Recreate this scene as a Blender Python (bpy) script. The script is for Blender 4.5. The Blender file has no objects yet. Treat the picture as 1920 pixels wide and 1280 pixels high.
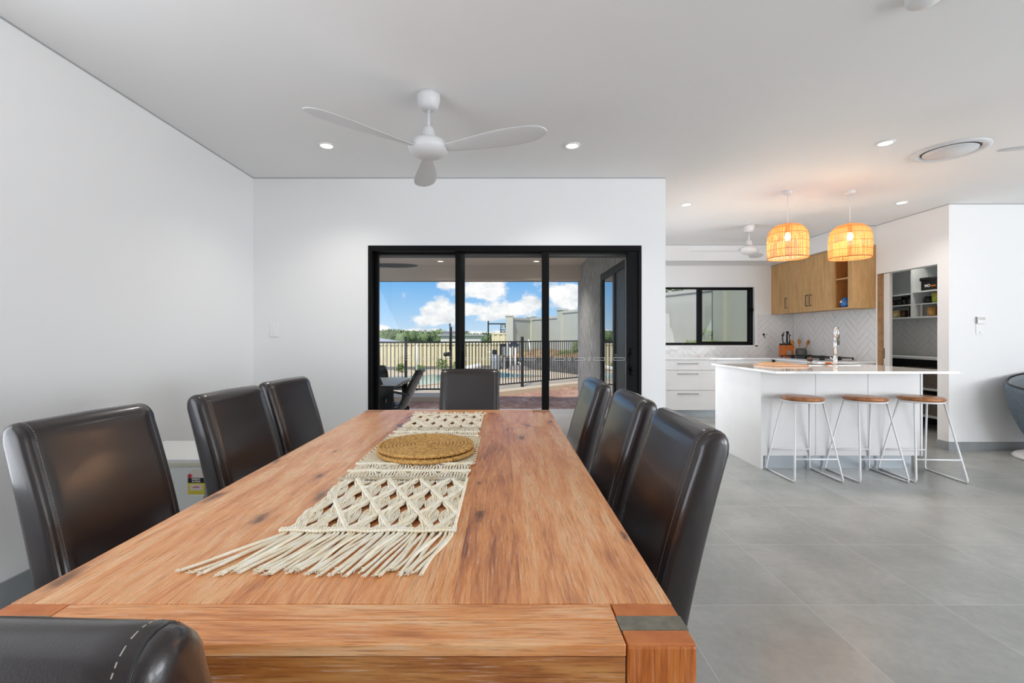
import bpy, math, random
from mathutils import Vector, Matrix, noise
R = math.radians; PI = math.pi
random.seed(7)
sc = bpy.context.scene
COL = sc.collection

# ------------------------------------------------------------------ camera
cam_d = bpy.data.cameras.new('camera'); cam = bpy.data.objects.new('camera', cam_d); COL.objects.link(cam)
CH = 1.2
cam.location = (0, 0, CH); cam.rotation_euler = (R(90), 0, 0)
cam_d.sensor_fit = 'HORIZONTAL'; cam_d.sensor_width = 36; cam_d.lens = 36 * 863 / 1920
cam_d.shift_x = 17 / 1920; cam_d.shift_y = -9 / 1920
cam_d.clip_start = 0.02; cam_d.clip_end = 500
sc.camera = cam

# ------------------------------------------------------------------ view
sc.view_settings.view_transform = 'Standard'; sc.view_settings.look = 'None'
sc.view_settings.gamma = 1; sc.view_settings.use_curve_mapping = False
sc.view_settings.exposure = 0.05
sc.cycles.use_denoising = True
sc.cycles.max_bounces = 10; sc.cycles.diffuse_bounces = 5; sc.cycles.glossy_bounces = 4
sc.cycles.transparent_max_bounces = 24
sc.cycles.sample_clamp_indirect = 8

# ------------------------------------------------------------------ node helper
class NT:
    def __init__(s, tree): s.t = tree; s.n = tree.nodes; s.l = tree.links
    def new(s, ty, **kw):
        nd = s.n.new(ty)
        for k, v in kw.items(): setattr(nd, k, v)
        return nd
    def link(s, a, b): s.l.new(a, b)
    def put(s, inp, v):
        if hasattr(v, 'is_linked') or isinstance(v, bpy.types.NodeSocket): s.l.new(v, inp)
        else: inp.default_value = v
    def m(s, op, a, b=None, c=None, clamp=False):
        nd = s.new('ShaderNodeMath', operation=op); nd.use_clamp = clamp
        s.put(nd.inputs[0], a)
        if b is not None: s.put(nd.inputs[1], b)
        if c is not None: s.put(nd.inputs[2], c)
        return nd.outputs[0]
    def comb(s, x, y, z):
        nd = s.new('ShaderNodeCombineXYZ')
        for i, v in enumerate((x, y, z)): s.put(nd.inputs[i], v)
        return nd.outputs[0]
    def sep(s, v):
        nd = s.new('ShaderNodeSeparateXYZ'); s.put(nd.inputs[0], v); return nd.outputs
    def noise(s, vec, scale=5, detail=3, rough=.5, out='Fac'):
        nd = s.new('ShaderNodeTexNoise'); s.put(nd.inputs['Vector'], vec)
        nd.inputs['Scale'].default_value = scale; nd.inputs['Detail'].default_value = detail
        nd.inputs['Roughness'].default_value = rough
        return nd.outputs[out]
    def ramp(s, fac, stops):
        nd = s.new('ShaderNodeValToRGB'); s.put(nd.inputs[0], fac)
        e = nd.color_ramp.elements
        while len(e) < len(stops): e.new(.5)
        for i, (p, c) in enumerate(stops):
            e[i].position = p; e[i].color = (*c, 1) if len(c) == 3 else c
        return nd.outputs[0]
    def mix(s, f, a, b, mode='MIX'):
        nd = s.new('ShaderNodeMix', data_type='RGBA', blend_type=mode)
        s.put(nd.inputs[0], f)
        for i, v in ((6, a), (7, b)):
            if isinstance(v, tuple) and len(v) == 3: v = (*v, 1)
            s.put(nd.inputs[i], v)
        return nd.outputs[2]
    def mapr(s, v, a, b, c, d):
        nd = s.new('ShaderNodeMapRange'); s.put(nd.inputs[0], v)
        for i, q in enumerate((a, b, c, d)): nd.inputs[i + 1].default_value = q
        return nd.outputs[0]

# ------------------------------------------------------------------ world: blue sky with clouds
def rgb(r, g, b):
    f = lambda c: (c / 255) / 12.92 if c / 255 <= .04045 else ((c / 255 + .055) / 1.055) ** 2.4
    return (f(r), f(g), f(b))
w = bpy.data.worlds.new('sky'); sc.world = w; w.use_nodes = True
N = NT(w.node_tree); N.n.clear()
tc = N.new('ShaderNodeTexCoord'); X, Y, Z = N.sep(tc.outputs['Generated'])
ay = N.m('MAXIMUM', N.m('ABSOLUTE', Y), .05)
U = N.m('DIVIDE', X, ay); V = N.m('DIVIDE', Z, ay)
uv = N.comb(U, N.m('MULTIPLY', V, 1.5), N.m('SIGN', Y))
nz = N.noise(uv, 13, 9, .62); nf = N.noise(uv, 5, 4, .5)
dens = None
def blob(px, py, rx, ry, k=1.0):
    global dens
    a = N.m('DIVIDE', N.m('SUBTRACT', U, (px - 943) / 863), rx / 863)
    b = N.m('DIVIDE', N.m('SUBTRACT', V, (631 - py) / 863), ry / 863)
    d = N.m('ADD', N.m('MULTIPLY', a, a), N.m('MULTIPLY', b, b))
    v = N.m('MULTIPLY', N.m('EXPONENT', N.m('MULTIPLY', d, -.9)), k)
    dens = v if dens is None else N.m('MAXIMUM', dens, v)
for b_ in ((825, 582, 42, 24), (800, 600, 40, 12), (905, 545, 55, 22), (885, 578, 40, 16), (960, 578, 45, 15),
           (1000, 568, 30, 18), (1062, 555, 48, 26, 1.2), (850, 533, 30, 10), (930, 592, 40, 10), (715, 620, 22, 12),
           (790, 624, 75, 8), (900, 628, 60, 7), (1300, 530, 120, 40), (400, 480, 150, 60), (1500, 300, 300, 150), (200, 200, 200, 160)):
    blob(*b_)
far = N.m('MULTIPLY', N.mapr(nf, .45, .6, 0, .9), N.mapr(V, .14, .4, 0, 1))
dens = N.m('MAXIMUM', dens, far)
cl = N.m('ADD', dens, N.m('MULTIPLY', N.m('SUBTRACT', nz, .5), 2.4))
cf = N.mapr(cl, .32, .62, 0, 1)
shade = N.mapr(N.m('ADD', N.noise(uv, 22, 5, .6), N.m('MULTIPLY', dens, .1)), .35, .62, 0, 1)
ccol = N.mix(shade, rgb(212, 218, 228), rgb(255, 255, 255))
sky = N.ramp(V, [(0, rgb(205, 226, 245)), (.05, rgb(165, 208, 245)), (.13, rgb(108, 178, 240)), (.5, rgb(80, 140, 225))])
scol = N.mix(cf, sky, ccol)
bg = N.new('ShaderNodeBackground'); N.link(scol, bg.inputs[0]); bg.inputs[1].default_value = 1.0
wo = N.new('ShaderNodeOutputWorld'); N.link(bg.outputs[0], wo.inputs[0])

# ------------------------------------------------------------------ sun, added fill lamps and kitchen door daylight
sd = bpy.data.lights.new('sun', 'SUN'); sd.energy = 4.2; sd.angle = R(1.5); sd.color = (1, .95, .86)
so = bpy.data.objects.new('sun', sd); COL.objects.link(so); so.rotation_euler = (R(40), R(-14), 0)
def area(name, loc, rot, sx, sy, power, color=(1, 1, 1)):
    d = bpy.data.lights.new(name, 'AREA'); d.shape = 'RECTANGLE'; d.size = sx; d.size_y = sy; d.energy = power; d.color = color
    o = bpy.data.objects.new(name, d); COL.objects.link(o); o.location = loc; o.rotation_euler = rot
    return o
FILL_TINT = (.93, .96, 1)
area('added_fill_front', (5.7, -3.93, 1.25), (R(118), 0, 0), 2.8, 2.1, 175, FILL_TINT)  # added fill lamp at an invented door behind the camera
area('added_fill_side', (7.93, -1.2, 1.25), (R(118), 0, R(90)), 3.6, 2.1, 245, FILL_TINT)  # added fill lamp at an invented side door, out of view
area('added_fill_left', (-2.12, 0.25, 1.45), (R(115), 0, R(-90)), 2.2, 1.7, 40, FILL_TINT)  # added lamp balancing the light from the right; its window is invented
area('daylight_kitchen_side_door', (1.47, 5.53, 1.05), (R(90), 0, R(-90)), 1.1, 1.8, 22, (.88, .94, 1))

# ------------------------------------------------------------------ materials
def mat(name, col, rough=.5, metal=0, spec=.5, bump=None, var=None, trans=0, emit=None, alpha=1, coat=0, sub=0):
    m = bpy.data.materials.new(name); m.use_nodes = True
    n = NT(m.node_tree); b = n.n['Principled BSDF']
    b.inputs['Base Color'].default_value = (*col, 1); b.inputs['Roughness'].default_value = rough
    b.inputs['Metallic'].default_value = metal; b.inputs['Specular IOR Level'].default_value = spec
    b.inputs['Transmission Weight'].default_value = trans; b.inputs['Alpha'].default_value = alpha
    b.inputs['Coat Weight'].default_value = coat
    if sub: b.inputs['Subsurface Weight'].default_value = sub; b.inputs['Subsurface Radius'].default_value = (.02, .01, .005)
    if emit: b.inputs['Emission Color'].default_value = (*emit[0], 1); b.inputs['Emission Strength'].default_value = emit[1]
    c = n.new('ShaderNodeTexCoord').outputs['Object']
    if var:   # (scale, other colour)
        f = n.noise(c, var[0], 4, .6)
        n.link(n.mix(n.mapr(f, .35, .65, 0, 1), col, var[1]), b.inputs['Base Color'])
    if bump:  # (scale, strength, distance)
        f = n.noise(c, bump[0], 4, .6)
        bp = n.new('ShaderNodeBump'); bp.inputs['Strength'].default_value = bump[1]; bp.inputs['Distance'].default_value = bump[2]
        n.link(f, bp.inputs['Height']); n.link(bp.outputs[0], b.inputs['Normal'])
    m['n'] = 1
    return m
M = {}
M['wall'] = mat('painted_plaster', (.84, .84, .84), .55, bump=(180, .03, .002))
M['ceil'] = mat('ceiling_paint', (.87, .865, .86), .7)
M['gap_shade'] = mat('painted_gap_shade', (.38, .39, .40), .8)
M['white'] = mat('white_plastic', (.78, .78, .78), .35, bump=(30, .02, .001))
M['fanwhite'] = mat('fan_white', (.70, .70, .71), .4)
M['switchw'] = mat('switch_white', (.86, .86, .86), .3)
M['grey'] = mat('grey_mark', (.3, .31, .32), .5)
M['black'] = mat('black_aluminium', (.004, .004, .0045), .5, spec=.12)
M['blackp'] = mat('black_plastic', (.01, .01, .01), .4)
M['charcoal'] = mat('charcoal_render', (.12, .12, .12), .85, bump=(40, .5, .01))
M['cab'] = mat('white_laminate', (.76, .75, .74), .32, var=(3, (.72, .71, .70)))
M['stone'] = mat('white_stone', (.84, .83, .82), .06, coat=.3, var=(6, (.80, .79, .78)))
M['kick'] = mat('grey_kickboard', (.34, .37, .39), .3, metal=.4)
M['chrome'] = mat('chrome', (.75, .75, .76), .08, metal=1)
M['steel'] = mat('brushed_steel', (.45, .44, .42), .3, metal=1)
M['darksteel'] = mat('dark_steel', (.16, .15, .14), .35, metal=1)
M['whitemetal'] = mat('white_powdercoat', (.80, .80, .82), .35)
M['legwood'] = mat('dark_leg_wood', (.02, .012, .008), .4)
M['orangewood'] = mat('orange_block_wood', (.62, .17, .02), .4, var=(12, (.5, .12, .015)))
M['spoon'] = mat('spoon_wood', (.55, .24, .06), .5, var=(20, (.45, .18, .04)))
M['band'] = mat('aged_metal_band', (.17, .155, .12), .6, metal=.2, var=(60, (.25, .23, .18)))
M['cord'] = mat('cotton_cord', (.90, .79, .58), .9, var=(45, (.96, .91, .79)), bump=(400, .3, .001))
M['weave'] = mat('tan_cotton_weave', (.74, .62, .42), .9, var=(50, (.80, .70, .52)))
M['stitch'] = mat('pale_thread', (.42, .37, .33), .8)
M['gold'] = mat('golden_plant_fibre', (.74, .43, .13), .65, var=(70, (.40, .20, .05)), bump=(120, .5, .003))
M['glow'] = mat('lamp_diffuser', (1, 1, 1), .5, emit=((1, .93, .82), 9))
M['ring'] = mat('lamp_ring', (.85, .85, .85), .4)
M['bulb'] = mat('bulb_glow', (1, .8, .5), .3, emit=((1, .62, .25), 22))
M['blue'] = mat('blue_glaze', (.01, .06, .3), .2, var=(40, (.03, .2, .5)))
M['navy'] = mat('navy_plastic', (.02, .03, .06), .5)
M['green'] = mat('green_glaze', (.1, .5, .05), .3, var=(30, (.6, .35, .05)))
M['cream'] = mat('cream_glaze', (.75, .72, .60), .3, var=(35, (.7, .45, .1)))
M['brownjar'] = mat('dark_brown_ceramic', (.05, .02, .012), .25, var=(30, (.12, .05, .02)))
M['potgrey'] = mat('grey_pot', (.05, .055, .055), .5, var=(50, (.12, .13, .13)))
M['wicker'] = mat('grey_wicker', (.30, .26, .23), .8, var=(60, (.16, .13, .11)), bump=(90, .8, .006))
M['pantrywhite'] = mat('pantry_white', (.66, .69, .69), .5)
M['beam'] = mat('patio_beige', (.72, .62, .52), .8)
M['soffit'] = mat('patio_soffit', (.74, .66, .57), .8)
M['slab'] = mat('patio_concrete', (.50, .47, .43), .7, var=(3, (.44, .41, .38)))
M['fabric'] = mat('blue_grey_fabric', (.10, .14, .18), .85, var=(25, (.14, .18, .22)), bump=(300, .4, .002))
M['fabricin'] = mat('grey_fabric', (.24, .26, .28), .85, bump=(300, .4, .002))
M['plastic'] = mat('fridge_white', (.80, .80, .77), .3)
M['beige'] = mat('fridge_trim', (.70, .66, .52), .4)
M['yellow'] = mat('label_yellow', (.75, .62, .06), .5)
M['red'] = mat('label_red', (.6, .04, .05), .5)
M['labelw'] = mat('label_white', (.80, .70, .62), .5)
M['paper'] = mat('label_paper', (.85, .85, .84), .5)
M['creamfence'] = mat('cream_steel', (.66, .60, .40), .5)
M['wallstone'] = mat('boundary_render', (.44, .45, .39), .85, var=(1.2, (.48, .49, .43)))
M['wallcap'] = mat('boundary_cap', (.52, .52, .46), .8)
M['piershade'] = mat('pier_grey', (.30, .30, .32), .85)
M['conc'] = mat('pool_surround', (.58, .49, .36), .8, var=(2, (.52, .43, .31)))
M['sleeper'] = mat('grey_sleeper', (.16, .16, .16), .85)
M['fence'] = mat('black_fence', (.018, .018, .02), .4)
M['leaf'] = mat('leaf_green', (.14, .21, .05), .6, var=(6, (.24, .32, .10)))
M['tree'] = mat('tree_green', (.10, .15, .06), .9, var=(1.2, (.16, .22, .09)))
M['trunk'] = mat('trunk', (.12, .09, .07), .9)
M['roof'] = mat('grey_roof', (.42, .43, .45), .6, var=(3, (.38, .39, .41)))
M['housew'] = mat('house_wall', (.6, .58, .55), .8)
M['ply'] = mat('outdoor_shell', (.02, .02, .022), .25)
M['tabglass'] = mat('outdoor_table_top', (.85, .88, .86), .5)
M['pipe'] = mat('pvc_pipe', (.80, .80, .77), .4)
M['tank'] = mat('filter_tank', (.25, .28, .30), .4)
M['rock'] = mat('dark_rock', (.09, .09, .09), .9, var=(4, (.18, .175, .17)), bump=(8, .8, .05))
M['pav'] = mat('grey_stone_pile', (.24, .22, .21), .9, bump=(10, .6, .04))
M['sheet'] = mat('white_plastic_sheet', (.75, .78, .80), .4)
M['tube'] = mat('clear_jar', (.62, .66, .66), .08)
M['woodjamb'] = mat('raw_jamb', (.38, .22, .10), .6, var=(15, (.26, .14, .06)))

def soil(name, c1, c2, c3, sc_):
    m = mat(name, c1, .95); n = NT(m.node_tree); b = n.n['Principled BSDF']
    c = n.new('ShaderNodeTexCoord').outputs['Object']
    f = n.noise(c, sc_, 8, .7); g = n.noise(c, sc_ * .15, 3, .5)
    k = n.ramp(n.m('ADD', n.m('MULTIPLY', f, .7), n.m('MULTIPLY', g, .3)), [(.36, c3), (.5, c1), (.62, c2)])
    n.link(k, b.inputs['Base Color'])
    bp = n.new('ShaderNodeBump'); bp.inputs['Strength'].default_value = .8; bp.inputs['Distance'].default_value = .04
    n.link(f, bp.inputs['Height']); n.link(bp.outputs[0], b.inputs['Normal'])
    return m
M['dirt'] = soil('red_dirt', (.40, .22, .15), (.60, .40, .29), (.20, .09, .06), 9)
M['bank'] = soil('bank_soil', (.30, .17, .08), (.42, .36, .24), (.10, .13, .04), 3)
M['grassg'] = soil('distant_grass', (.16, .22, .08), (.25, .3, .12), (.1, .14, .05), 1)

def wood(name, axis, plank, cols, knots=True, fine=1.0, rough=.27, seed=0.0, lime=.35):
    """cols: list of 4 (dark streak, mid, orange, pale); grain runs along axis"""
    m = bpy.data.materials.new(name); m.use_nodes = True
    n = NT(m.node_tree); b = n.n['Principled BSDF']
    c = n.new('ShaderNodeTexCoord').outputs['Object']; x, y, z = n.sep(c)
    S = [x, y, z]; al = S[axis]; ac = [S[i] for i in range(3) if i != axis]
    a0, a1 = ac
    if axis == 2: across, other = a0, a1
    elif axis == 1: across, other = a0, a1
    else: across, other = a0, a1
    if plank: pid = n.m('FLOOR', n.m('DIVIDE', n.m('ADD', across, 10.013), plank))
    else: pid = 0.0
    rnd = n.new('ShaderNodeTexWhiteNoise', noise_dimensions='1D')
    n.put(rnd.inputs['W'], n.m('ADD', pid, seed) if plank else seed)
    r = rnd.outputs['Value']
    off = n.m('MULTIPLY', r, 37.0)
    wv = n.m('MULTIPLY', n.m('SUBTRACT', n.noise(n.comb(n.m('MULTIPLY', across, 5), n.m('MULTIPLY', n.m('ADD', al, off), 2.5), n.m('MULTIPLY', other, 5)), 1.6, 2, .5), .5), .9)
    vec = n.comb(n.m('ADD', n.m('MULTIPLY', across, 17), wv), n.m('MULTIPLY', n.m('ADD', al, off), 1.6), n.m('MULTIPLY', other, 17))
    big = n.noise(vec, 1.5, 5, .62)
    vec2 = n.comb(n.m('ADD', n.m('MULTIPLY', across, 95), n.m('MULTIPLY', wv, 4)), n.m('MULTIPLY', n.m('ADD', al, off), 4.0), n.m('MULTIPLY', other, 95))
    mid = n.noise(vec2, 1.6, 4, .6)
    vec3 = n.comb(n.m('MULTIPLY', across, 300 * fine), n.m('MULTIPLY', al, 11), n.m('MULTIPLY', other, 300 * fine))
    fin = n.noise(vec3, 1.0, 3, .6)
    t = n.m('ADD', n.m('MULTIPLY', big, .72), n.m('MULTIPLY', mid, .28))
    t = n.m('ADD', t, n.m('MULTIPLY', n.m('SUBTRACT', r, .5), .12))
    col = n.ramp(t, [(.30, cols[0]), (.41, cols[1]), (.51, cols[2]), (.64, cols[3])])
    col = n.mix(n.mapr(fin, .34, .47, .50, 0), col, tuple(q * .8 for q in cols[0]))
    col = n.mix(n.mapr(fin, .56, .68, 0, lime), col, (.86, .66, .50))
    if knots:
        kv = n.comb(n.m('MULTIPLY', across, 7.0), n.m('MULTIPLY', n.m('ADD', al, n.m('MULTIPLY', r, 11)), 2.2), 0.0)
        kv2 = n.new('ShaderNodeVectorMath', operation='ADD'); n.link(kv, kv2.inputs[0])
        nn = n.noise(c, 14, 3, .6, 'Color'); sc2 = n.new('ShaderNodeVectorMath', operation='SCALE'); n.link(nn, sc2.inputs[0]); sc2.inputs['Scale'].default_value = .22
        n.link(sc2.outputs[0], kv2.inputs[1])
        vo = n.new('ShaderNodeTexVoronoi'); vo.feature = 'F1'; vo.voronoi_dimensions = '2D'; n.link(kv2.outputs[0], vo.inputs['Vector']); vo.inputs['Scale'].default_value = 1.0
        vs = n.sep(vo.outputs['Color'])
        gate = n.m('GREATER_THAN', vs[0], .36)
        size = n.m('ADD', .045, n.m('MULTIPLY', vs[1], .085))
        k = n.m('DIVIDE', vo.outputs['Distance'], size)
        kk = n.m('MULTIPLY', n.mapr(k, .35, 1.0, 1, 0), gate)
        halo = n.m('MULTIPLY', n.mapr(k, .8, 2.4, 1, 0), gate)
        col = n.mix(n.m('MULTIPLY', halo, .35), col, cols[0])
        col = n.mix(n.m('MULTIPLY', kk, .72), col, (.06, .025, .015))
    n.link(col, b.inputs['Base Color'])
    b.inputs['Roughness'].default_value = rough
    n.link(n.mapr(fin, .3, .7, rough + .12, rough - .06), b.inputs['Roughness'])
    bp = n.new('ShaderNodeBump'); bp.inputs['Strength'].default_value = .35; bp.inputs['Distance'].default_value = .0012
    n.link(fin, bp.inputs['Height']); n.link(bp.outputs[0], b.inputs['Normal'])
    return m
TC = [(.29, .09, .036), (.60, .215, .07), (.79, .325, .11), (.86, .48, .235)]
M['wood_y'] = wood('acacia_planks_lengthwise', 1, .112, TC)
M['wood_x'] = wood('acacia_planks_crosswise', 0, 0, TC, knots=False, seed=3)
M['wood_x2'] = wood('acacia_apron', 0, 0, [(.12, .032, .010), (.32, .10, .025), (.46, .165, .04), (.60, .27, .08)], knots=True, seed=5)
M['wood_z'] = wood('acacia_upright', 2, 0, [(.16, .035, .008), (.38, .09, .015), (.54, .145, .022), (.62, .20, .04)], knots=False, seed=8, lime=.15)
M['endgrain'] = mat('end_grain', (.50, .135, .032), .5, var=(25, (.62, .20, .055)), bump=(80, .3, .002))
OK = [(.30, .15, .05), (.48, .27, .09), (.56, .33, .12), (.64, .40, .17)]
M['oak'] = wood('oak_laminate', 2, .45, [(.42, .235, .085), (.50, .29, .11), (.56, .34, .14), (.60, .38, .17)], knots=False, seed=2, lime=.06, rough=.45)
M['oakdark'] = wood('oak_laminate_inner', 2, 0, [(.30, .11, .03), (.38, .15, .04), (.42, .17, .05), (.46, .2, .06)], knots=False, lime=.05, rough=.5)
M['seatwood'] = wood('stool_seat_wood', 1, .05, [(.16, .055, .02), (.34, .12, .035), (.44, .17, .055), (.52, .22, .08)], knots=False, lime=.1)
M['board'] = wood('chopping_board_wood', 0, .05, [(.4, .2, .1), (.55, .3, .16), (.62, .36, .2), (.7, .45, .28)], knots=False)

def leather():
    m = bpy.data.materials.new('dark_brown_leather'); m.use_nodes = True
    n = NT(m.node_tree); b = n.n['Principled BSDF']
    c = n.new('ShaderNodeTexCoord').outputs['Object']
    b.inputs['Base Color'].default_value = (.014, .0072, .0068, 1)
    b.inputs['Specular IOR Level'].default_value = .5
    b.inputs['Roughness'].default_value = .34; b.inputs['Coat Weight'].default_value = .6; b.inputs['Coat Roughness'].default_value = .17; b.inputs['Coat IOR'].default_value = 1.5
    vo = n.new('ShaderNodeTexVoronoi'); n.link(c, vo.inputs['Vector']); vo.inputs['Scale'].default_value = 420
    h = n.m('ADD', vo.outputs['Distance'], n.m('MULTIPLY', n.noise(c, 9, 2, .5), 1.0))
    bp = n.new('ShaderNodeBump'); bp.inputs['Strength'].default_value = .16; bp.inputs['Distance'].default_value = .0009
    n.link(h, bp.inputs['Height']); n.link(bp.outputs[0], b.inputs['Normal'])
    return m
M['leather'] = leather()

def floor_mat():
    m = bpy.data.materials.new('grey_porcelain_tiles'); m.use_nodes = True
    n = NT(m.node_tree); b = n.n['Principled BSDF']
    c = n.new('ShaderNodeTexCoord').outputs['Object']; x, y, z = n.sep(c)
    fx = n.m('DIVIDE', n.m('ADD', x, 6.03 - .754), .603); fy = n.m('DIVIDE', n.m('ADD', y, 6.03 - 2.06), .603)
    gx = n.m('ABSOLUTE', n.m('SUBTRACT', n.m('FRACT', n.m('ADD', fx, .5)), .5)); gy = n.m('ABSOLUTE', n.m('SUBTRACT', n.m('FRACT', n.m('ADD', fy, .5)), .5))
    g = n.m('LESS_THAN', n.m('MINIMUM', gx, gy), .0024)
    tid = n.comb(n.m('FLOOR', fx), n.m('FLOOR', fy), 0.0)
    wn = n.new('ShaderNodeTexWhiteNoise', noise_dimensions='3D'); n.link(tid, wn.inputs['Vector'])
    off = n.new('ShaderNodeVectorMath', operation='MULTIPLY_ADD'); n.link(wn.outputs['Color'], off.inputs[0]); off.inputs[1].default_value = (9, 9, 9); n.link(c, off.inputs[2])
    f = n.noise(off.outputs[0], 2.2, 6, .6); f2 = n.noise(off.outputs[0], 30, 4, .6)
    t = n.m('ADD', n.m('MULTIPLY', f, .75), n.m('MULTIPLY', f2, .25))
    col = n.ramp(t, [(.36, (.265, .275, .26)), (.5, (.325, .335, .32)), (.64, (.40, .41, .395))])
    col = n.mix(n.m('MULTIPLY', n.m('SUBTRACT', wn.outputs['Value'], .5), .12), col, (.5, .5, .5))
    col = n.mix(g, col, (.52, .53, .52))
    n.link(col, b.inputs['Base Color'])
    b.inputs['Roughness'].default_value = .30
    bp = n.new('ShaderNodeBump'); bp.inputs['Strength'].default_value = .3; bp.inputs['Distance'].default_value = .001
    n.link(n.m('SUBTRACT', 1, g), bp.inputs['Height']); n.link(bp.outputs[0], b.inputs['Normal'])
    return m
M['floor'] = floor_mat()
M['skirt'] = mat('tile_skirting', (.25, .27, .28), .35, var=(4, (.30, .32, .33)))

def tile_mat():
    m = mat('glazed_white_tile', (.80, .80, .80), .12, coat=.2); n = NT(m.node_tree); b = n.n['Principled BSDF']
    c = n.new('ShaderNodeTexCoord').outputs['Object']
    bp = n.new('ShaderNodeBump'); bp.inputs['Strength'].default_value = 1; bp.inputs['Distance'].default_value = .008
    n.link(n.noise(c, 14, 3, .5), bp.inputs['Height']); n.link(bp.outputs[0], b.inputs['Normal'])
    return m
M['tile'] = tile_mat()
M['grout'] = mat('grey_grout', (.56, .57, .57), .9)

def render_mat():
    m = mat('raked_render', (.5, .48, .45), .9); n = NT(m.node_tree); b = n.n['Principled BSDF']
    c = n.new('ShaderNodeTexCoord').outputs['Object']; x, y, z = n.sep(c)
    f = n.noise(n.comb(n.m('MULTIPLY', x, 10), n.m('MULTIPLY', y, 10), n.m('MULTIPLY', z, 1.2)), 5, 6, .7)
    n.link(n.ramp(f, [(.38, (.22, .21, .19)), (.52, (.44, .42, .39)), (.66, (.75, .73, .70))]), b.inputs['Base Color'])
    bp = n.new('ShaderNodeBump'); bp.inputs['Distance'].default_value = .02; n.link(f, bp.inputs['Height']); n.link(bp.outputs[0], b.inputs['Normal'])
    return m
M['raked'] = render_mat()

def glass_mat(name, tint=(.93, .96, .95), refl=1.0, ior=1.5):
    m = bpy.data.materials.new(name); m.use_nodes = True; n = NT(m.node_tree); n.n.clear()
    t = n.new('ShaderNodeBsdfTransparent'); t.inputs[0].default_value = (*tint, 1)
    g = n.new('ShaderNodeBsdfGlossy'); g.inputs['Roughness'].default_value = 0.0
    f = n.new('ShaderNodeFresnel'); f.inputs[0].default_value = ior
    mx = n.new('ShaderNodeMixShader'); n.link(n.m('MULTIPLY', f.outputs[0], refl), mx.inputs[0]); n.link(t.outputs[0], mx.inputs[1]); n.link(g.outputs[0], mx.inputs[2])
    o = n.new('ShaderNodeOutputMaterial'); n.link(mx.outputs[0], o.inputs[0])
    return m
M['glass'] = glass_mat('clear_glass', (.985, .99, .985), .3)
M['glassdark'] = glass_mat('flyscreen_glass', (.80, .83, .80), .3)
M['clearg'] = glass_mat('tumbler_glass', (.82, .86, .84), 1.5)
M['tintg'] = glass_mat('tinted_glass', (.10, .11, .11), 2.5)
M['mirrorg'] = mat('reflective_dark_glass', (.01, .012, .012), .02, spec=1.0, coat=1.0)
M['screen'] = mat('dark_flyscreen', (.02, .02, .02), .5)
M['decal'] = mat('frosted_decal', (.72, .72, .70), .6)

def water():
    m = mat('pool_water', (.05, .45, .50), .08); n = NT(m.node_tree); b = n.n['Principled BSDF']
    c = n.new('ShaderNodeTexCoord').outputs['Object']; x, y, z = n.sep(c)
    f = n.noise(c, 5, 3, .6)
    n.link(n.mix(n.mapr(y, 12.5, 15, 0, 1), n.mix(f, (.22, .52, .55), (.50, .75, .75)), (.01, .22, .30)), b.inputs['Base Color'])
    bp = n.new('ShaderNodeBump'); bp.inputs['Distance'].default_value = .02; bp.inputs['Strength'].default_value = .3
    n.link(f, bp.inputs['Height']); n.link(bp.outputs[0], b.inputs['Normal'])
    return m
M['water'] = water()

def rattan():
    m = bpy.data.materials.new('rattan_strips'); m.use_nodes = True; n = NT(m.node_tree); n.n.clear()
    d = n.new('ShaderNodeBsdfDiffuse'); d.inputs[0].default_value = (.80, .48, .24, 1)
    t = n.new('ShaderNodeBsdfTranslucent'); t.inputs[0].default_value = (.92, .42, .14, 1)
    c = n.new('ShaderNodeTexCoord').outputs['Object']
    f = n.noise(c, 12, 3, .6); n.link(n.mix(f, (1.0, .70, .42), (.96, .58, .30)), t.inputs[0])
    mx = n.new('ShaderNodeMixShader'); mx.inputs[0].default_value = .6; n.link(d.outputs[0], mx.inputs[1]); n.link(t.outputs[0], mx.inputs[2])
    o = n.new('ShaderNodeOutputMaterial'); n.link(mx.outputs[0], o.inputs[0])
    return m
M['rattan'] = rattan()
M['hoop'] = mat('rattan_hoop', (.40, .14, .04), .6)

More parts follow.
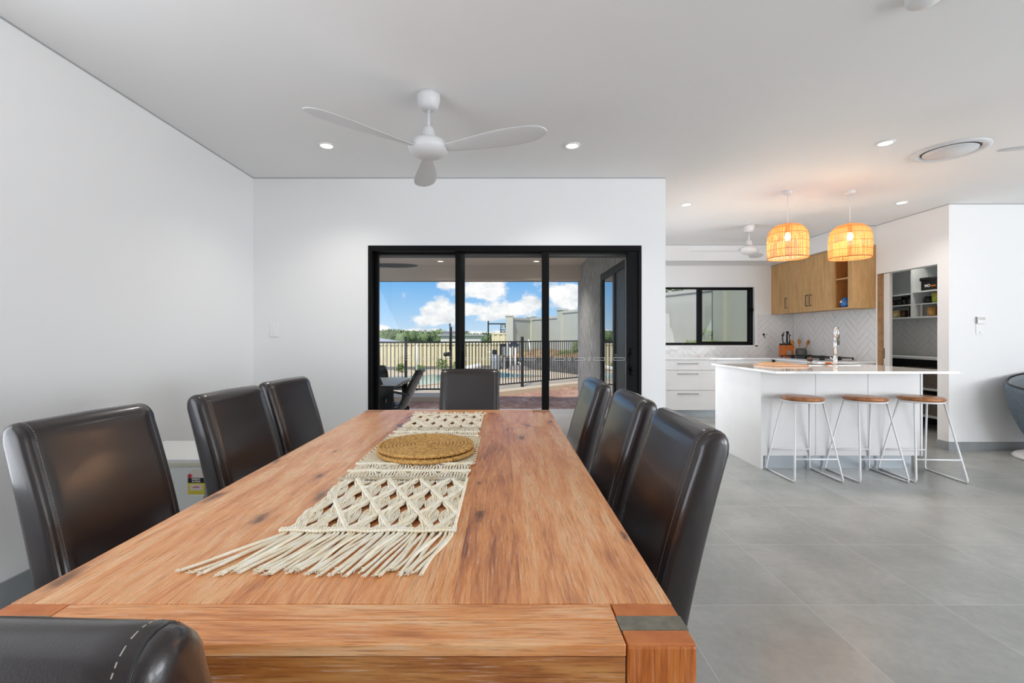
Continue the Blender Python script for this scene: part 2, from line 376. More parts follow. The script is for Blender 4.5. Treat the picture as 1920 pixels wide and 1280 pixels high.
# ------------------------------------------------------------------ mesh builder
class MB:
    def __init__(s): s.v = []; s.f = []; s.sm = []; s.mi = []; s.mats = []
    def add(s, vs, fs, smooth=False, mi=0):
        o = len(s.v); s.v += [tuple(v) for v in vs]
        for f in fs: s.f.append(tuple(i + o for i in f)); s.sm.append(smooth); s.mi.append(mi)
        return s
    def box(s, x0, x1, y0, y1, z0, z1, mi=0, T=None):
        x0, x1 = min(x0, x1), max(x0, x1); y0, y1 = min(y0, y1), max(y0, y1); z0, z1 = min(z0, z1), max(z0, z1)
        vs = [(x0, y0, z0), (x1, y0, z0), (x1, y1, z0), (x0, y1, z0), (x0, y0, z1), (x1, y0, z1), (x1, y1, z1), (x0, y1, z1)]
        if T: vs = [T @ Vector(v) for v in vs]
        return s.add(vs, [(0, 3, 2, 1), (4, 5, 6, 7), (0, 1, 5, 4), (1, 2, 6, 5), (2, 3, 7, 6), (3, 0, 4, 7)], mi=mi)
    def prism(s, pts, z0, z1, mi=0):   # pts: 2D ccw
        n = len(pts)
        vs = [(p[0], p[1], z0) for p in pts] + [(p[0], p[1], z1) for p in pts]
        return s.add(vs, [tuple(range(n - 1, -1, -1)), tuple(range(n, 2 * n))] + [(i, (i + 1) % n, n + (i + 1) % n, n + i) for i in range(n)], mi=mi)
    def lathe(s, prof, c=(0, 0, 0), n=24, T=None, smooth=True, mi=0, sx=1, sy=1):
        vs = []; fs = []; m = len(prof)
        for (r, z) in prof:
            for k in range(n):
                a = 2 * PI * k / n
                v = Vector((r * math.cos(a) * sx, r * math.sin(a) * sy, z))
                if T: v = T @ v
                vs.append((v.x + c[0], v.y + c[1], v.z + c[2]))
        for j in range(m - 1):
            for k in range(n):
                fs.append((j * n + k, j * n + (k + 1) % n, (j + 1) * n + (k + 1) % n, (j + 1) * n + k))
        s.add(vs, fs, smooth, mi)
        o = len(s.v) - len(vs)
        for j, flip in ((0, True), (m - 1, False)):
            if prof[j][0] > 1e-5:
                f = [o + j * n + k for k in range(n)]
                if flip: f.reverse()
                s.f.append(tuple(f)); s.sm.append(False); s.mi.append(mi)
        return s
    def cyl(s, c, r, h, n=20, mi=0, T=None, r2=None):
        return s.lathe([(r, 0), (r if r2 is None else r2, h)], c, n, T, True, mi)
    def tube(s, pts, r, n=8, mi=0, closed=False, rf=None, smooth=True, caps=True):
        P = [Vector(p) for p in pts]; L = len(P); rings = []
        up = Vector((0, 0, 1)); prev = None; acc = 0
        for i, p in enumerate(P):
            if closed: t = P[(i + 1) % L] - P[i - 1]
            else: t = P[min(i + 1, L - 1)] - P[max(i - 1, 0)]
            if t.length < 1e-9: t = Vector((0, 0, 1))
            t.normalize()
            if prev is None:
                a = up if abs(t.z) < .9 else Vector((1, 0, 0)); nx = t.cross(a).normalized()
            else:
                nx = (prev - t * prev.dot(t))
                nx = nx.normalized() if nx.length > 1e-6 else t.orthogonal().normalized()
            prev = nx; ny = t.cross(nx)
            if i: acc += (p - P[i - 1]).length
            ring = []
            for k in range(n):
                a = 2 * PI * k / n
                rr = rf(acc, a) if rf else (r[i] if isinstance(r, (list, tuple)) else r)
                ring.append(p + nx * math.cos(a) * rr + ny * math.sin(a) * rr)
            rings.append(ring)
        vs = [v for rg in rings for v in rg]; fs = []
        for i in range(L if closed else L - 1):
            j = (i + 1) % L
            for k in range(n): fs.append((i * n + k, i * n + (k + 1) % n, j * n + (k + 1) % n, j * n + k))
        if not closed and caps: fs += [tuple(range(n - 1, -1, -1)), tuple((L - 1) * n + k for k in range(n))]
        return s.add(vs, fs, smooth, mi)
    def sphere(s, c, r, n=16, m=10, mi=0, sx=1, sy=1, sz=1):
        prof = [(r * math.sin(PI * j / m), -r * math.cos(PI * j / m) * sz) for j in range(m + 1)]
        prof[0] = (1e-4, prof[0][1]); prof[-1] = (1e-4, prof[-1][1])
        return s.lathe(prof, c, n, None, True, mi, sx, sy)
    def build(s, name, mats, parent=None, loc=(0, 0, 0), rot=(0, 0, 0), bevel=0, seg=2, **props):
        me = bpy.data.meshes.new(name); me.from_pydata(s.v, [], s.f); me.update()
        me.polygons.foreach_set('use_smooth', s.sm); me.polygons.foreach_set('material_index', s.mi)
        for m in (mats if isinstance(mats, (list, tuple)) else [mats]): me.materials.append(m if not isinstance(m, str) else M[m])
        o = bpy.data.objects.new(name, me); COL.objects.link(o); o.location = loc; o.rotation_euler = rot
        if parent: o.parent = parent
        if bevel:
            b = o.modifiers.new('bevel', 'BEVEL'); b.width = bevel; b.segments = seg; b.limit_method = 'ANGLE'; b.angle_limit = R(40)
            if seg > 1: b.harden_normals = False
        for k, v in props.items(): o[k] = v
        return o
def part(name, m, parent, fn, bevel=0, seg=2, **kw):
    b = MB(); fn(b); return b.build(name, m, parent, bevel=bevel, seg=seg, **kw)
def boxes(name, m, parent, *bx, bevel=0, seg=2, **kw):
    b = MB()
    for q in bx: b.box(*q)
    return b.build(name, m, parent, bevel=bevel, seg=seg, **kw)
def thing(name, label, cat, loc=(0, 0, 0), rz=0, group=None):
    o = bpy.data.objects.new(name, None); COL.objects.link(o); o.location = loc; o.rotation_euler = (0, 0, rz)
    o.empty_display_size = .05
    o['label'] = label; o['category'] = cat
    if group: o['group'] = group
    return o
def tag(o, label, cat, group=None, kind=None):
    o['label'] = label; o['category'] = cat
    if group: o['group'] = group
    if kind: o['kind'] = kind
    return o
def struct(name, m, fn_or_boxes, bevel=0, parent=None):
    b = MB()
    if callable(fn_or_boxes): fn_or_boxes(b)
    else:
        for q in fn_or_boxes: b.box(*q)
    o = b.build(name, m, parent, bevel=bevel)
    if not parent: o['kind'] = 'structure'
    return o
def dup(root, loc=None, rz=None, label=None):
    def cp(o, par):
        c = o.copy(); COL.objects.link(c)
        if par is not None: c.parent = par
        for ch in list(o.children): cp(ch, c)
        return c
    r = cp(root, None)
    if loc is not None: r.location = loc
    if rz is not None: r.rotation_euler = (0, 0, rz)
    if label: r['label'] = label
    return r
def text_mesh(name, body, size, m, parent, T, ext=.0005, bold=True):
    cu = bpy.data.curves.new(name, 'FONT'); cu.body = body; cu.size = size; cu.extrude = ext; cu.align_x = 'CENTER'; cu.align_y = 'CENTER'
    if bold: cu.offset = size * .02
    o = bpy.data.objects.new(name + '_tmp', cu); COL.objects.link(o)
    dg = bpy.context.evaluated_depsgraph_get(); dg.update()
    me = bpy.data.meshes.new_from_object(o.evaluated_get(dg)); me.transform(T); bpy.data.objects.remove(o, do_unlink=True); bpy.data.curves.remove(cu)
    me.materials.clear(); me.materials.append(M[m])
    ob = bpy.data.objects.new(name, me); COL.objects.link(ob); ob.parent = parent
    return ob

# ================================================================== ROOM SHELL
H = 2.6; YB = 4.055; YK = 7.55
struct('floor', 'floor', [(-2.35, 8.2, -4.2, 4.2, -.12, 0), (1.30, 8.2, 4.2, 7.8, -.12, 0)])
struct('ceiling', 'ceil', [(-2.35, 8.2, -4.2, 4.2, H, H + .12), (1.30, 8.2, 4.2, 7.8, H, H + .12)])
struct('wall_left', 'wall', [(-2.35, -2.198, -4.2, -1.0, 0, H), (-2.35, -2.198, 1.5, YB, 0, H), (-2.35, -2.198, -1.0, 1.5, 0, .5), (-2.35, -2.198, -1.0, 1.5, 2.4, H)])
struct('added_window_left', 'black', [(-2.31, -2.25, -1.0, 1.5, .5, .56), (-2.31, -2.25, -1.0, 1.5, 2.34, 2.4), (-2.31, -2.25, -1.0, -.94, .5, 2.4), (-2.31, -2.25, 1.44, 1.5, .5, 2.4), (-2.31, -2.25, .22, .28, .5, 2.4)])  # unseen window frame, invented for the left fill lamp
DX0, DX1, DZ = -1.188, 1.221, 2.003
struct('wall_back', 'wall', [(-2.35, DX0, YB, YB + .145, 0, H), (DX1, 1.433, YB, YB + .145, 0, H), (DX0, DX1, YB, YB + .145, DZ, H)])
struct('wall_kitchen_left', ['wall', 'raked'], lambda b: (b.box(1.36, 1.433, 4.2, 4.9, 0, H), b.box(1.36, 1.433, 6.16, 7.8, 0, H), b.box(1.36, 1.433, 4.9, 6.16, 2.03, H), b.box(1.30, 1.36, 4.2, 4.9, 0, H, 1), b.box(1.30, 1.36, 6.16, 7.98, 0, H, 1), b.box(1.30, 1.36, 4.9, 6.16, 2.03, H, 1)))
WX0, WX1, WZ0, WZ1 = 2.35, 4.13, 1.06, 2.014
struct('wall_kitchen_back', 'wall', [(1.433, WX0, YK, YK + .2, 0, H), (WX1, 6.0, YK, YK + .2, 0, H), (WX0, WX1, YK, YK + .2, 0, WZ0), (WX0, WX1, YK, YK + .2, WZ1, H)])
struct('wall_kitchen_right', 'wall', [(4.77, 4.90, 5.80, YK, 0, H)])
struct('wall_pantry', 'wall', [(4.70, 4.80, 4.85, 4.98, 0, H), (4.70, 4.80, 4.98, 5.80, 1.985, H), (4.70, 4.77, 5.775, 5.80, 0, 1.985)])
struct('wall_pantry_rear', 'pantrywhite', [(5.95, 6.05, 4.95, YK, 0, H)])
struct('wall_living_back', 'wall', [(4.80, 8.2, 4.85, 4.95, 0, H)])
struct('wall_right', 'wall', [(8.05, 8.2, -4.2, -3.2, 0, H), (8.05, 8.2, .8, 4.85, 0, H), (8.05, 8.2, -3.2, .8, 2.4, H)])
struct('wall_front', 'wall', [(-2.35, 4.3, -4.2, -4.05, 0, H), (7.1, 8.05, -4.2, -4.05, 0, H), (4.3, 7.1, -4.2, -4.05, 2.35, H)])
struct('ceiling_bulkhead', 'wall', [(1.433, 4.77, 7.02, YK, 2.36, H), (4.34, 4.77, 5.80, 7.02, 2.36, H)])
# raised grey strips painting the shade of gaps where walls meet the ceiling
g = .007
struct('shade_strip_1', 'gap_shade', [(-2.198, 1.433, YB - .003, YB, H - g, H), (-2.198, -2.195, -4.05, YB, H - g, H)])
struct('shade_strip_2', 'gap_shade', [(1.433, 4.34, 7.017, 7.02, H - g, H), (4.337, 4.34, 5.80, 7.02, H - g, H), (4.34, 4.70, 5.797, 5.80, H - g, H), (4.697, 4.70, 4.85, 5.80, H - g, H), (4.697, 8.05, 4.847, 4.85, H - g, H)])
for nm, bx in (('baseboard_left', (-2.198, -2.187, -4.05, YB, 0, .125)), ('baseboard_back', (-2.187, DX0, YB - .011, YB, 0, .1)),
               ('baseboard_back_right', (DX1, 1.433, YB - .011, YB, 0, .1)), ('baseboard_pantry', (4.689, 4.70, 4.84, 4.98, 0, .093)),
               ('baseboard_living', (4.70, 8.05, 4.839, 4.85, 0, .093))):
    struct(nm, 'skirt', [bx])

# ---- front and side door frames, added out of view around the fill lamps
struct('added_door_front', 'black', [(4.3, 7.1, -4.16, -4.1, 0, .05), (4.3, 7.1, -4.16, -4.1, 2.29, 2.35), (4.3, 4.36, -4.16, -4.1, 0, 2.35), (7.04, 7.1, -4.16, -4.1, 0, 2.35), (5.67, 5.73, -4.16, -4.1, 0, 2.35)])
struct('added_door_side', 'black', [(8.1, 8.16, -3.2, .8, 0, .05), (8.1, 8.16, -3.2, .8, 2.34, 2.4), (8.1, 8.16, -3.2, -3.14, 0, 2.4), (8.1, 8.16, .74, .8, 0, 2.4), (8.1, 8.16, -1.23, -1.17, 0, 2.4)])

# ---- the big sliding door
d1 = struct('door_1', 'black', [(DX0, DX0 + .032, YB - .004, YB + .14, 0, DZ), (DX1 - .03, DX1, YB - .004, YB + .14, 0, DZ), (DX0 + .032, DX1 - .03, YB - .004, YB + .14, DZ - .05, DZ), (DX0 + .032, DX1 - .03, YB, YB + .14, 0, .03)], bevel=.002)
def decals(b, x0, x1, y):
    x = x0 + .045; k = 0; z0, z1 = .99, 1.015; t = .0022
    while x < x1 - .05:
        ww = .098 if k % 2 == 0 else .022
        if x + ww > x1 - .01: break
        for bx in ((x, x + ww, z0, z0 + t), (x, x + ww, z1 - t, z1), (x, x + t, z0, z1), (x + ww - t, x + ww, z0, z1)):
            b.box(bx[0], bx[1], y - .0035, y - .002, bx[2], bx[3])
        x += ww + .028; k += 1
def door_panel(x0, x1, y, sl, sr, top, bot):
    p = boxes('door_panel', 'black', d1, (x0, x0 + sl, y - .02, y + .02, .03, DZ - .05), (x1 - sr, x1, y - .02, y + .02, .03, DZ - .05),
              (x0 + sl, x1 - sr, y - .02, y + .02, DZ - .05 - top, DZ - .05), (x0 + sl, x1 - sr, y - .02, y + .02, .03, .03 + bot), bevel=.003)
    boxes('glass_pane', 'glass', p, (x0 + sl, x1 - sr, y - .003, y + .003, .03 + bot, DZ - .05 - top))
    b = MB(); decals(b, x0 + sl, x1 - sr, y); b.build('safety_decal', 'decal', p)
    return p
door_panel(-1.156, -.345, 4.165, .035, .075, .012, .05)
door_panel(-.425, .405, 4.12, .045, .055, .012, .05)
p3 = door_panel(.345, 1.191, 4.08, .062, .095, .012, .05)
def hnd(b):
    b.box(1.125, 1.165, 4.045, 4.06, .86, 1.10); b.tube([(1.135, 4.05, .90), (1.118, 4.02, .93), (1.112, 4.01, .98), (1.118, 4.02, 1.03), (1.135, 4.05, 1.06)], .009)
    b.cyl((1.172, 4.06, .965), .012, .012, T=Matrix.Rotation(R(90), 4, 'X'))
part('door_handle', 'black', p3, hnd, bevel=.003)
struct('trim_3', 'charcoal', [(DX0, DX1, YB + .145, YB + .24, 1.935, 2.02), (DX0 - .3, DX0, YB + .145, YB + .24, 0, H), (DX1, 1.30, YB + .145, YB + .24, 0, H), (DX0 - .3, 1.30, YB + .145, YB + .24, 2.02, H)])

# ---- kitchen window
wy = YK + .05
w1 = struct('window_1', 'black', [(WX0, WX1, wy, wy + .07, WZ0, WZ0 + .04), (WX0, WX1, wy, wy + .07, WZ1 - .028, WZ1), (WX0, WX0 + .03, wy, wy + .07, WZ0, WZ1), (WX1 - .03, WX1, wy, wy + .07, WZ0, WZ1), (3.22, 3.265, wy - .004, wy + .07, WZ0, WZ1)], bevel=.002)
boxes('glass_pane', 'glass', w1, (WX0 + .03, 3.22, wy + .03, wy + .036, WZ0 + .04, WZ1 - .028))
sash = boxes('window_sash', 'black', w1, (3.265, 3.29, wy, wy + .03, WZ0 + .04, WZ1 - .028), (4.045, 4.085, wy, wy + .03, WZ0 + .04, WZ1 - .028), (3.29, 4.045, wy, wy + .03, WZ0 + .04, WZ0 + .06), (3.29, 4.045, wy, wy + .03, WZ1 - .045, WZ1 - .028))
boxes('glass_pane', 'glassdark', sash, (3.29, 4.045, wy + .012, wy + .018, WZ0 + .06, WZ1 - .045))
part('window_latch', 'black', w1, lambda b: (b.box(4.085, 4.11, wy - .02, wy, 1.60, 1.68), b.sphere((4.10, wy - .025, 1.64), .02)))
struct('trim_4', 'wall', [(WX1, WX1 + .045, YK - .012, YK, WZ0 - .02, WZ1 - .45), (WX0, WX1 + .045, YK - .012, YK, WZ0 - .02, WZ0)])

# ---- glazed door on the patio side of the kitchen wall
d2 = struct('door_2', 'black', [(1.335, 1.40, 4.9, 4.94, 0, 2.03), (1.335, 1.40, 6.12, 6.16, 0, 2.03), (1.335, 1.40, 4.94, 6.12, 1.98, 2.03), (1.335, 1.40, 4.94, 6.12, 0, .04)])
boxes('door_frame', 'black', d2, (1.31, 1.335, 4.9, 4.96, 0, 2.03), (1.31, 1.335, 6.08, 6.16, 0, 2.03), (1.31, 1.335, 4.96, 6.08, 1.95, 2.03), (1.31, 1.335, 5.42, 5.50, 0, 1.95))
boxes('glass_pane', 'tintg', d2, (1.328, 1.333, 5.50, 6.08, .05, 1.95))
boxes('flyscreen', 'screen', d2, (1.328, 1.333, 4.96, 5.42, .05, 1.95), (1.315, 1.328, 4.96, 5.42, .95, 1.0))

# ================================================================== HERRINGBONE TILES
def clip(poly, x0, x1, y0, y1):
    def cl(p, f, inter):
        out = []
        for i in range(len(p)):
            a, b = p[i - 1], p[i]
            if f(b):
                if not f(a): out.append(inter(a, b))
                out.append(b)
            elif f(a): out.append(inter(a, b))
        return out
    for ax, v, sgn in ((0, x0, 1), (0, x1, -1), (1, y0, 1), (1, y1, -1)):
        f = lambda p, ax=ax, v=v, sgn=sgn: (p[ax] - v) * sgn >= -1e-9
        def it(a, b, ax=ax, v=v):
            t = (v - a[ax]) / (b[ax] - a[ax]); return (a[0] + (b[0] - a[0]) * t, a[1] + (b[1] - a[1]) * t)
        poly = cl(poly, f, it)
        if len(poly) < 3: return []
    return poly
def herring(b, x0, x1, y0, y1, P, W=.075, Lr=4, gap=.0036, seed=1, h=.006):
    """P(u,v,d) maps wall coords to 3D"""
    rn = random.Random(seed); L = W * Lr; c45 = math.sqrt(.5)
    n = int((x1 - x0 + y1 - y0) / W) + 12
    done = 0
    for i in range(-n, n):
        for j in range(-n, n):
            k = (i - j) % (2 * Lr)
            # stepped herringbone on an integer grid: cell (i,j)
            if k == 0: rect = (i, j, i + Lr, j + 1)
            elif k == Lr + (Lr - 1) + 0 and False: continue
            else: rect = None
            if k == 2 * Lr - 1: rect = (i, j - Lr + 1, i + 1, j + 1) if False else None
            rects = []
            if rect: rects.append(rect); rects.append((i - 1, j, i, j + Lr))
            for (a0, b0, a1, b1) in rects:
                g_ = gap / W / 2
                q = [(a0 + g_, b0 + g_), (a1 - g_, b0 + g_), (a1 - g_, b1 - g_), (a0 + g_, b1 - g_)]
                q = [((u - v) * c45 * W + x0, (u + v) * c45 * W + y0) for u, v in q]
                q = [(u, v) for u, v in q]
                cx = sum(p[0] for p in q) / 4; cy = sum(p[1] for p in q) / 4
                if cx < x0 - L or cx > x1 + L or cy < y0 - L or cy > y1 + L: continue
                pol = clip(q, x0, x1, y0, y1)
                if len(pol) < 3: continue
                ta, tb = rn.uniform(-.012, .012), rn.uniform(-.012, .012)
                m = len(pol)
                top = [P(u, v, h + (u - cx) * ta + (v - cy) * tb) for u, v in pol]; bot = [P(u, v, .0006) for u, v in pol]
                b.add(bot + top, [tuple(range(m, 2 * m))] + [(t, (t + 1) % m, m + (t + 1) % m, m + t) for t in range(m)])
def backsplash(nm, label, rects, P, seed):
    b = MB(); gb = MB()
    for (x0, x1, y0, y1) in rects:
        herring(b, x0, x1, y0, y1, P, seed=seed)
        vs = [P(u, v, d) for d in (.0006, .003) for u, v in ((x0, y0), (x1, y0), (x1, y1), (x0, y1))]
        gb.add(vs, [(0, 3, 2, 1), (4, 5, 6, 7), (0, 1, 5, 4), (1, 2, 6, 5), (2, 3, 7, 6), (3, 0, 4, 7)])
    o = b.build(nm, 'tile'); tag(o, label, 'wall tiles'); gb.build('grout', 'grout', o)
    return o
ZC = .885
backsplash('tiled_splashback', 'white herringbone tiles under and beside the kitchen window', [(1.433, WX0, ZC, 1.56), (WX0, WX1 + .05, ZC, WZ0 - .02), (WX1 + .05, 4.77, ZC, 1.56)], lambda u, v, d: (u, YK - d, v), 1)
backsplash('tiled_splashback', 'glossy white herringbone tiles behind the cooktop, under the oak cupboards', [(5.80, YK - .01, ZC, 1.56)], lambda u, v, d: (4.77 - d, u, v), 2)
backsplash('tiled_splashback', 'herringbone tiles inside the pantry below its shelves', [(4.95, YK, .93, 1.45)], lambda u, v, d: (5.95 - d, u, v), 3)

# ================================================================== CEILING FITTINGS
def downlight(label, x, y, z=H, group='round ceiling downlights', pw=12):
    t = thing('downlight', label, 'ceiling light', (x, y, z), 0, group)
    part('trim_ring', 'ring', t, lambda b: b.lathe([(.046, -.001), (.058, -.001), (.058, -.006), (.044, -.009), (.044, -.002)], n=28))
    part('diffuser', 'glow', t, lambda b: b.lathe([(.0001, -.004), (.044, -.004), (.044, -.001)], n=28))
    l = bpy.data.lights.new('downlight_lamp', 'SPOT'); l.energy = pw; l.color = (1, .95, .88); l.spot_size = R(130); l.spot_blend = .9; l.shadow_soft_size = .045
    o = bpy.data.objects.new('downlight_lamp', l); COL.objects.link(o); o.parent = t; o.location = (0, 0, -.02)
downlight('round ceiling downlight left of the near white fan, above the dining table', -1.29, 3.366, pw=30)
downlight('round ceiling downlight right of the near white fan, over the glass door', .507, 3.366, pw=30)
downlight('bright ceiling downlight beside the round air vent', 2.76, 3.32)
downlight('small ceiling downlight at left, near the kitchen opening edge', 1.94, 4.87, pw=42)
downlight('small ceiling downlight right of the pendants, near the pantry wall', 4.16, 4.80, pw=26)
downlight('added ceiling downlight brightening the pantry, hidden by the door head', 5.35, 6.0, pw=34)  # invented fixture, put in to lift the dark pantry
downlight('patio ceiling downlight seen through the left door pane', -.99, 7.3, 2.4, 'patio downlights', 95)
downlight('patio ceiling downlight seen through the middle door pane', .53, 7.3, 2.4, 'patio downlights', 95)
t = thing('ceiling_vent', 'large round white air conditioning vent in the ceiling', 'air vent', (3.36, 3.46, H))
part('vent_ring', 'fanwhite', t, lambda b: b.lathe([(.225, 0), (.225, -.006), (.205, -.016), (.178, -.010), (.170, 0)], n=48))
part('vent_disc', 'fanwhite', t, lambda b: b.lathe([(.0001, -.012), (.155, -.014), (.158, -.008), (.14, 0)], n=48))
part('vent_throat', 'blackp', t, lambda b: b.lathe([(.165, -.001), (.172, -.001), (.172, -.0005), (.165, -.0005)], n=48))
t = thing('smoke_detector', 'round white smoke alarm on the ceiling at the top edge', 'smoke alarm', (1.72, 1.875, H))
part('body', 'white', t, lambda b: b.lathe([(.066, 0), (.066, -.012), (.058, -.034), (.03, -.042), (.0001, -.043)], n=32))
part('indicator', 'grey', t, lambda b: b.box(-.02, -.006, -.045, -.041, -.043, -.0395))

def fan(label, x, y, z, ang, mname='fanwhite', Rb=.70, group='ceiling fans', rod=.26):
    dr = -(rod - .20)
    t = thing('ceiling_fan', label, 'fan', (x, y, z), 0, group)
    part('canopy', mname, t, lambda b: b.lathe([(.066, 0), (.066, -.03), (.056, -.075), (.04, -.09), (.0001, -.092)], n=32))
    part('downrod', mname, t, lambda b: b.cyl((0, 0, -rod), .0085, rod - .08, 12))
    part('coupling', mname, t, lambda b: b.lathe([(.0001, dr - .126), (.020, dr - .128), (.030, dr - .140), (.036, dr - .165), (.041, dr - .205)], n=24))
    part('motor_housing', mname, t, lambda b: b.lathe([(.036, dr - .198), (.075, dr - .205), (.108, dr - .222), (.118, dr - .247), (.110, dr - .272), (.085, dr - .292), (.05, dr - .305), (.0001, dr - .308)], n=40))
    prof = [(.09, .032, -.030), (.15, .040, -.036), (.25, .054, -.052), (.38, .074, -.072), (.50, .088, -.080), (.60, .084, -.074), (.66, .066, -.058), (.69, .036, -.030), (.70, .010, -.006)]
    for k in range(3):
        vs = []; fs = []
        for (r, lead, trail) in prof:
            r = r * Rb / .70; cx = math.radians(0)
            for s_ in (lead, (lead + trail) / 2 + .0, trail):
                pass
            tw = .16 * (1 - r / Rb * .55)
            for w_, up in ((lead, 1), (lead * .3 + trail * .3 + .0, 1.0), (trail, 1), (trail, -1), (lead * .3 + trail * .3, -1.0), (lead, -1)):
                zz = dr - .262 - w_ * tw * 1.9 + up * (.0035 if w_ in (lead, trail) else .006) + .015 * (r / Rb) ** 2
                vs.append((r, w_, zz))
        n = len(prof)
        for i in range(n - 1):
            for j in range(6): fs.append((i * 6 + j, i * 6 + (j + 1) % 6, (i + 1) * 6 + (j + 1) % 6, (i + 1) * 6 + j))
        fs += [(0, 1, 2, 3, 4, 5)[::-1], tuple((n - 1) * 6 + j for j in range(6))]
        b = MB(); b.add(vs, fs, True)
        o = b.build('blade', mname, t, rot=(0, 0, R(ang + 120 * k)))
        s_ = o.modifiers.new('s', 'SUBSURF'); s_.levels = 1; s_.render_levels = 2
    return t
fan('white three-blade ceiling fan above the dining table', -.43, 2.66, H, 101, rod=.26)
fan('white ceiling fan in the kitchen left of the rattan pendants', 3.09, 5.78, H, 172)
fan('ceiling fan at the right edge, one blade tip showing beside the vent', 3.54, 2.42, H, 156)
fan('dark ceiling fan on the patio ceiling, blades at top left of the door', -1.95, 5.6, 2.4, 12, 'charcoal', .9)

def rattan_pendant(label, x, y):
    t = thing('pendant_lamp', label, 'pendant lamp', (x, y, H), 0, 'rattan pendants over the island')
    part('ceiling_rose', 'white', t, lambda b: b.lathe([(.045, 0), (.045, -.022), (.03, -.03), (.0001, -.031)], n=24))
    part('cable', 'white', t, lambda b: b.cyl((0, 0, -.33), .0035, .30, 8))
    sh = bpy.data.objects.new('lamp_shade', None); COL.objects.link(sh); sh.parent = t
    def pr(u):  # u 0 bottom .. 1 top
        z = -.645 + .335 * min(u * 1.0, 1)
        if u < .55: r = .172 + .004 * math.sin(u * PI)
        else:
            q = (u - .55) / .45; r = .02 + (.172 - .02) * math.sqrt(max(0, 1 - q ** 2.3))
        return r, z
    sb = MB(); N_ = 112; us = [i / 14 for i in range(15)]
    for k in range(N_):
        a = 2 * PI * (k + random.uniform(-.2, .2)) / N_
        pr_ = [pr(u) for u in us]
        vs = []
        for r, z in pr_:
            da = .0027 / max(r, .03)
            vs += [(r * math.cos(a - da), r * math.sin(a - da), z), (r * math.cos(a + da), r * math.sin(a + da), z)]
        sb.add(vs, [(2 * i, 2 * i + 1, 2 * i + 3, 2 * i + 2) for i in range(14)], True)
    so_ = sb.build('shade_strips', 'rattan', sh)
    sm_ = so_.modifiers.new('t', 'SOLIDIFY'); sm_.thickness = .001
    hb = MB()
    for u in (0, .22, .45, .68, .86):
        r, z = pr(u); nn = 48
        hb.tube([(r * math.cos(2 * PI * i / nn), r * math.sin(2 * PI * i / nn), z) for i in range(nn)], .004 if u == 0 else .0022, 6, closed=True)
    hb.build('shade_hoops', 'hoop', sh)
    part('lamp_holder', 'hoop', t, lambda b: b.cyl((0, 0, -.40), .017, .075, 16))
    part('light_bulb', 'bulb', t, lambda b: b.lathe([(.0001, -.475), (.018, -.47), (.026, -.45), (.024, -.43), (.014, -.405), (.012, -.40)], n=18))
    l = bpy.data.lights.new('pendant_bulb', 'POINT'); l.energy = 13; l.color = (1, .70, .40); l.shadow_soft_size = .03
    o = bpy.data.objects.new('pendant_bulb', l); COL.objects.link(o); o.parent = t; o.location = (0, 0, -.50)
rattan_pendant('left rattan dome pendant with lit bulb over the island', 2.74, 4.43)
rattan_pendant('right rattan dome pendant with lit bulb, in front of the oak cupboards', 3.34, 4.43)

# ---- wall plates
t = thing('light_switch', 'white switch plate on the wall left of the glass door', 'light switch', (-2.012, YB, 1.256))
boxes('plate', 'switchw', t, (-.037, .037, -.008, 0, -.058, .058), bevel=.003)
for dz in (-.03, 0, .03): boxes('rocker', 'switchw', t, (-.011, .011, -.012, -.008, dz - .011, dz + .011), bevel=.002)
t = thing('thermostat', 'small white thermostat with grey screen on the right wall', 'thermostat', (5.025, 4.85, 1.375))
boxes('body', 'switchw', t, (-.04, .04, -.022, 0, -.04, .035), bevel=.004)
boxes('screen', 'steel', t, (-.034, .034, -.0235, -.022, 0, .028)); boxes('side', 'grey', t, (-.046, -.04, -.018, 0, -.035, .033))
t = thing('light_switch', 'white switch plate on the wall just below the thermostat', 'light switch', (5.018, 4.85, 1.275))
boxes('plate', 'switchw', t, (-.038, .038, -.008, 0, -.052, .052), bevel=.003); boxes('rocker', 'grey', t, (-.006, .006, -.0095, -.008, -.034, -.026))
t = thing('power_outlet', 'wall socket with black plug on the tiles right of the window', 'power outlet', (4.29, YK - .0085, 1.235))
boxes('plate', 'switchw', t, (-.058, .058, -.006, 0, -.037, .037), bevel=.002)
part('plug', 'blackp', t, lambda b: (b.sphere((-.03, -.022, .0), .02, sx=.9), b.tube([(-.03, -.03, -.01), (-.02, -.035, -.03), (-.005, -.02, -.06)], .004)))
boxes('switch_toggle', 'blackp', t, (.028, .036, -.010, -.006, -.01, .012))

# ================================================================== KITCHEN
def bar_handle(par, x0, x1, y, z, vertical=False, m='darksteel'):
    b = MB()
    if not vertical:
        b.box(x0, x1, y - .032, y - .024, z - .004, z + .004); b.box(x0 + .005, x0 + .013, y - .026, y, z - .004, z + .004); b.box(x1 - .013, x1 - .005, y - .026, y, z - .004, z + .004)
    b.build('handle', m, par, bevel=.001)
def drawer_unit(label, x0, x1, hx):
    t = thing('drawer_cabinet', label, 'kitchen cabinet', ((x0 + x1) / 2, 6.84, 0), 0, 'white drawer cabinets under the window')
    ww = (x1 - x0) / 2
    boxes('carcass', 'cab', t, (-ww, ww, .02, .69, .11, .86)); boxes('kickboard', 'kick', t, (-ww, ww, .05, .066, 0, .11))
    for z0, z1 in ((.705, .86), (.406, .700), (.11, .401)):
        d = boxes('drawer', 'cab', t, (-ww + .0015, ww - .0015, 0, .018, z0, z1 - .002), bevel=.001)
        bar_handle(d, hx - .155 - (x0 + x1) / 2, hx + .155 - (x0 + x1) / 2, 0, (.80 if z0 > .7 else .648 if z0 > .4 else .352))
drawer_unit('white three-drawer cabinet left of the island under the window', 2.32, 3.16, 2.74)
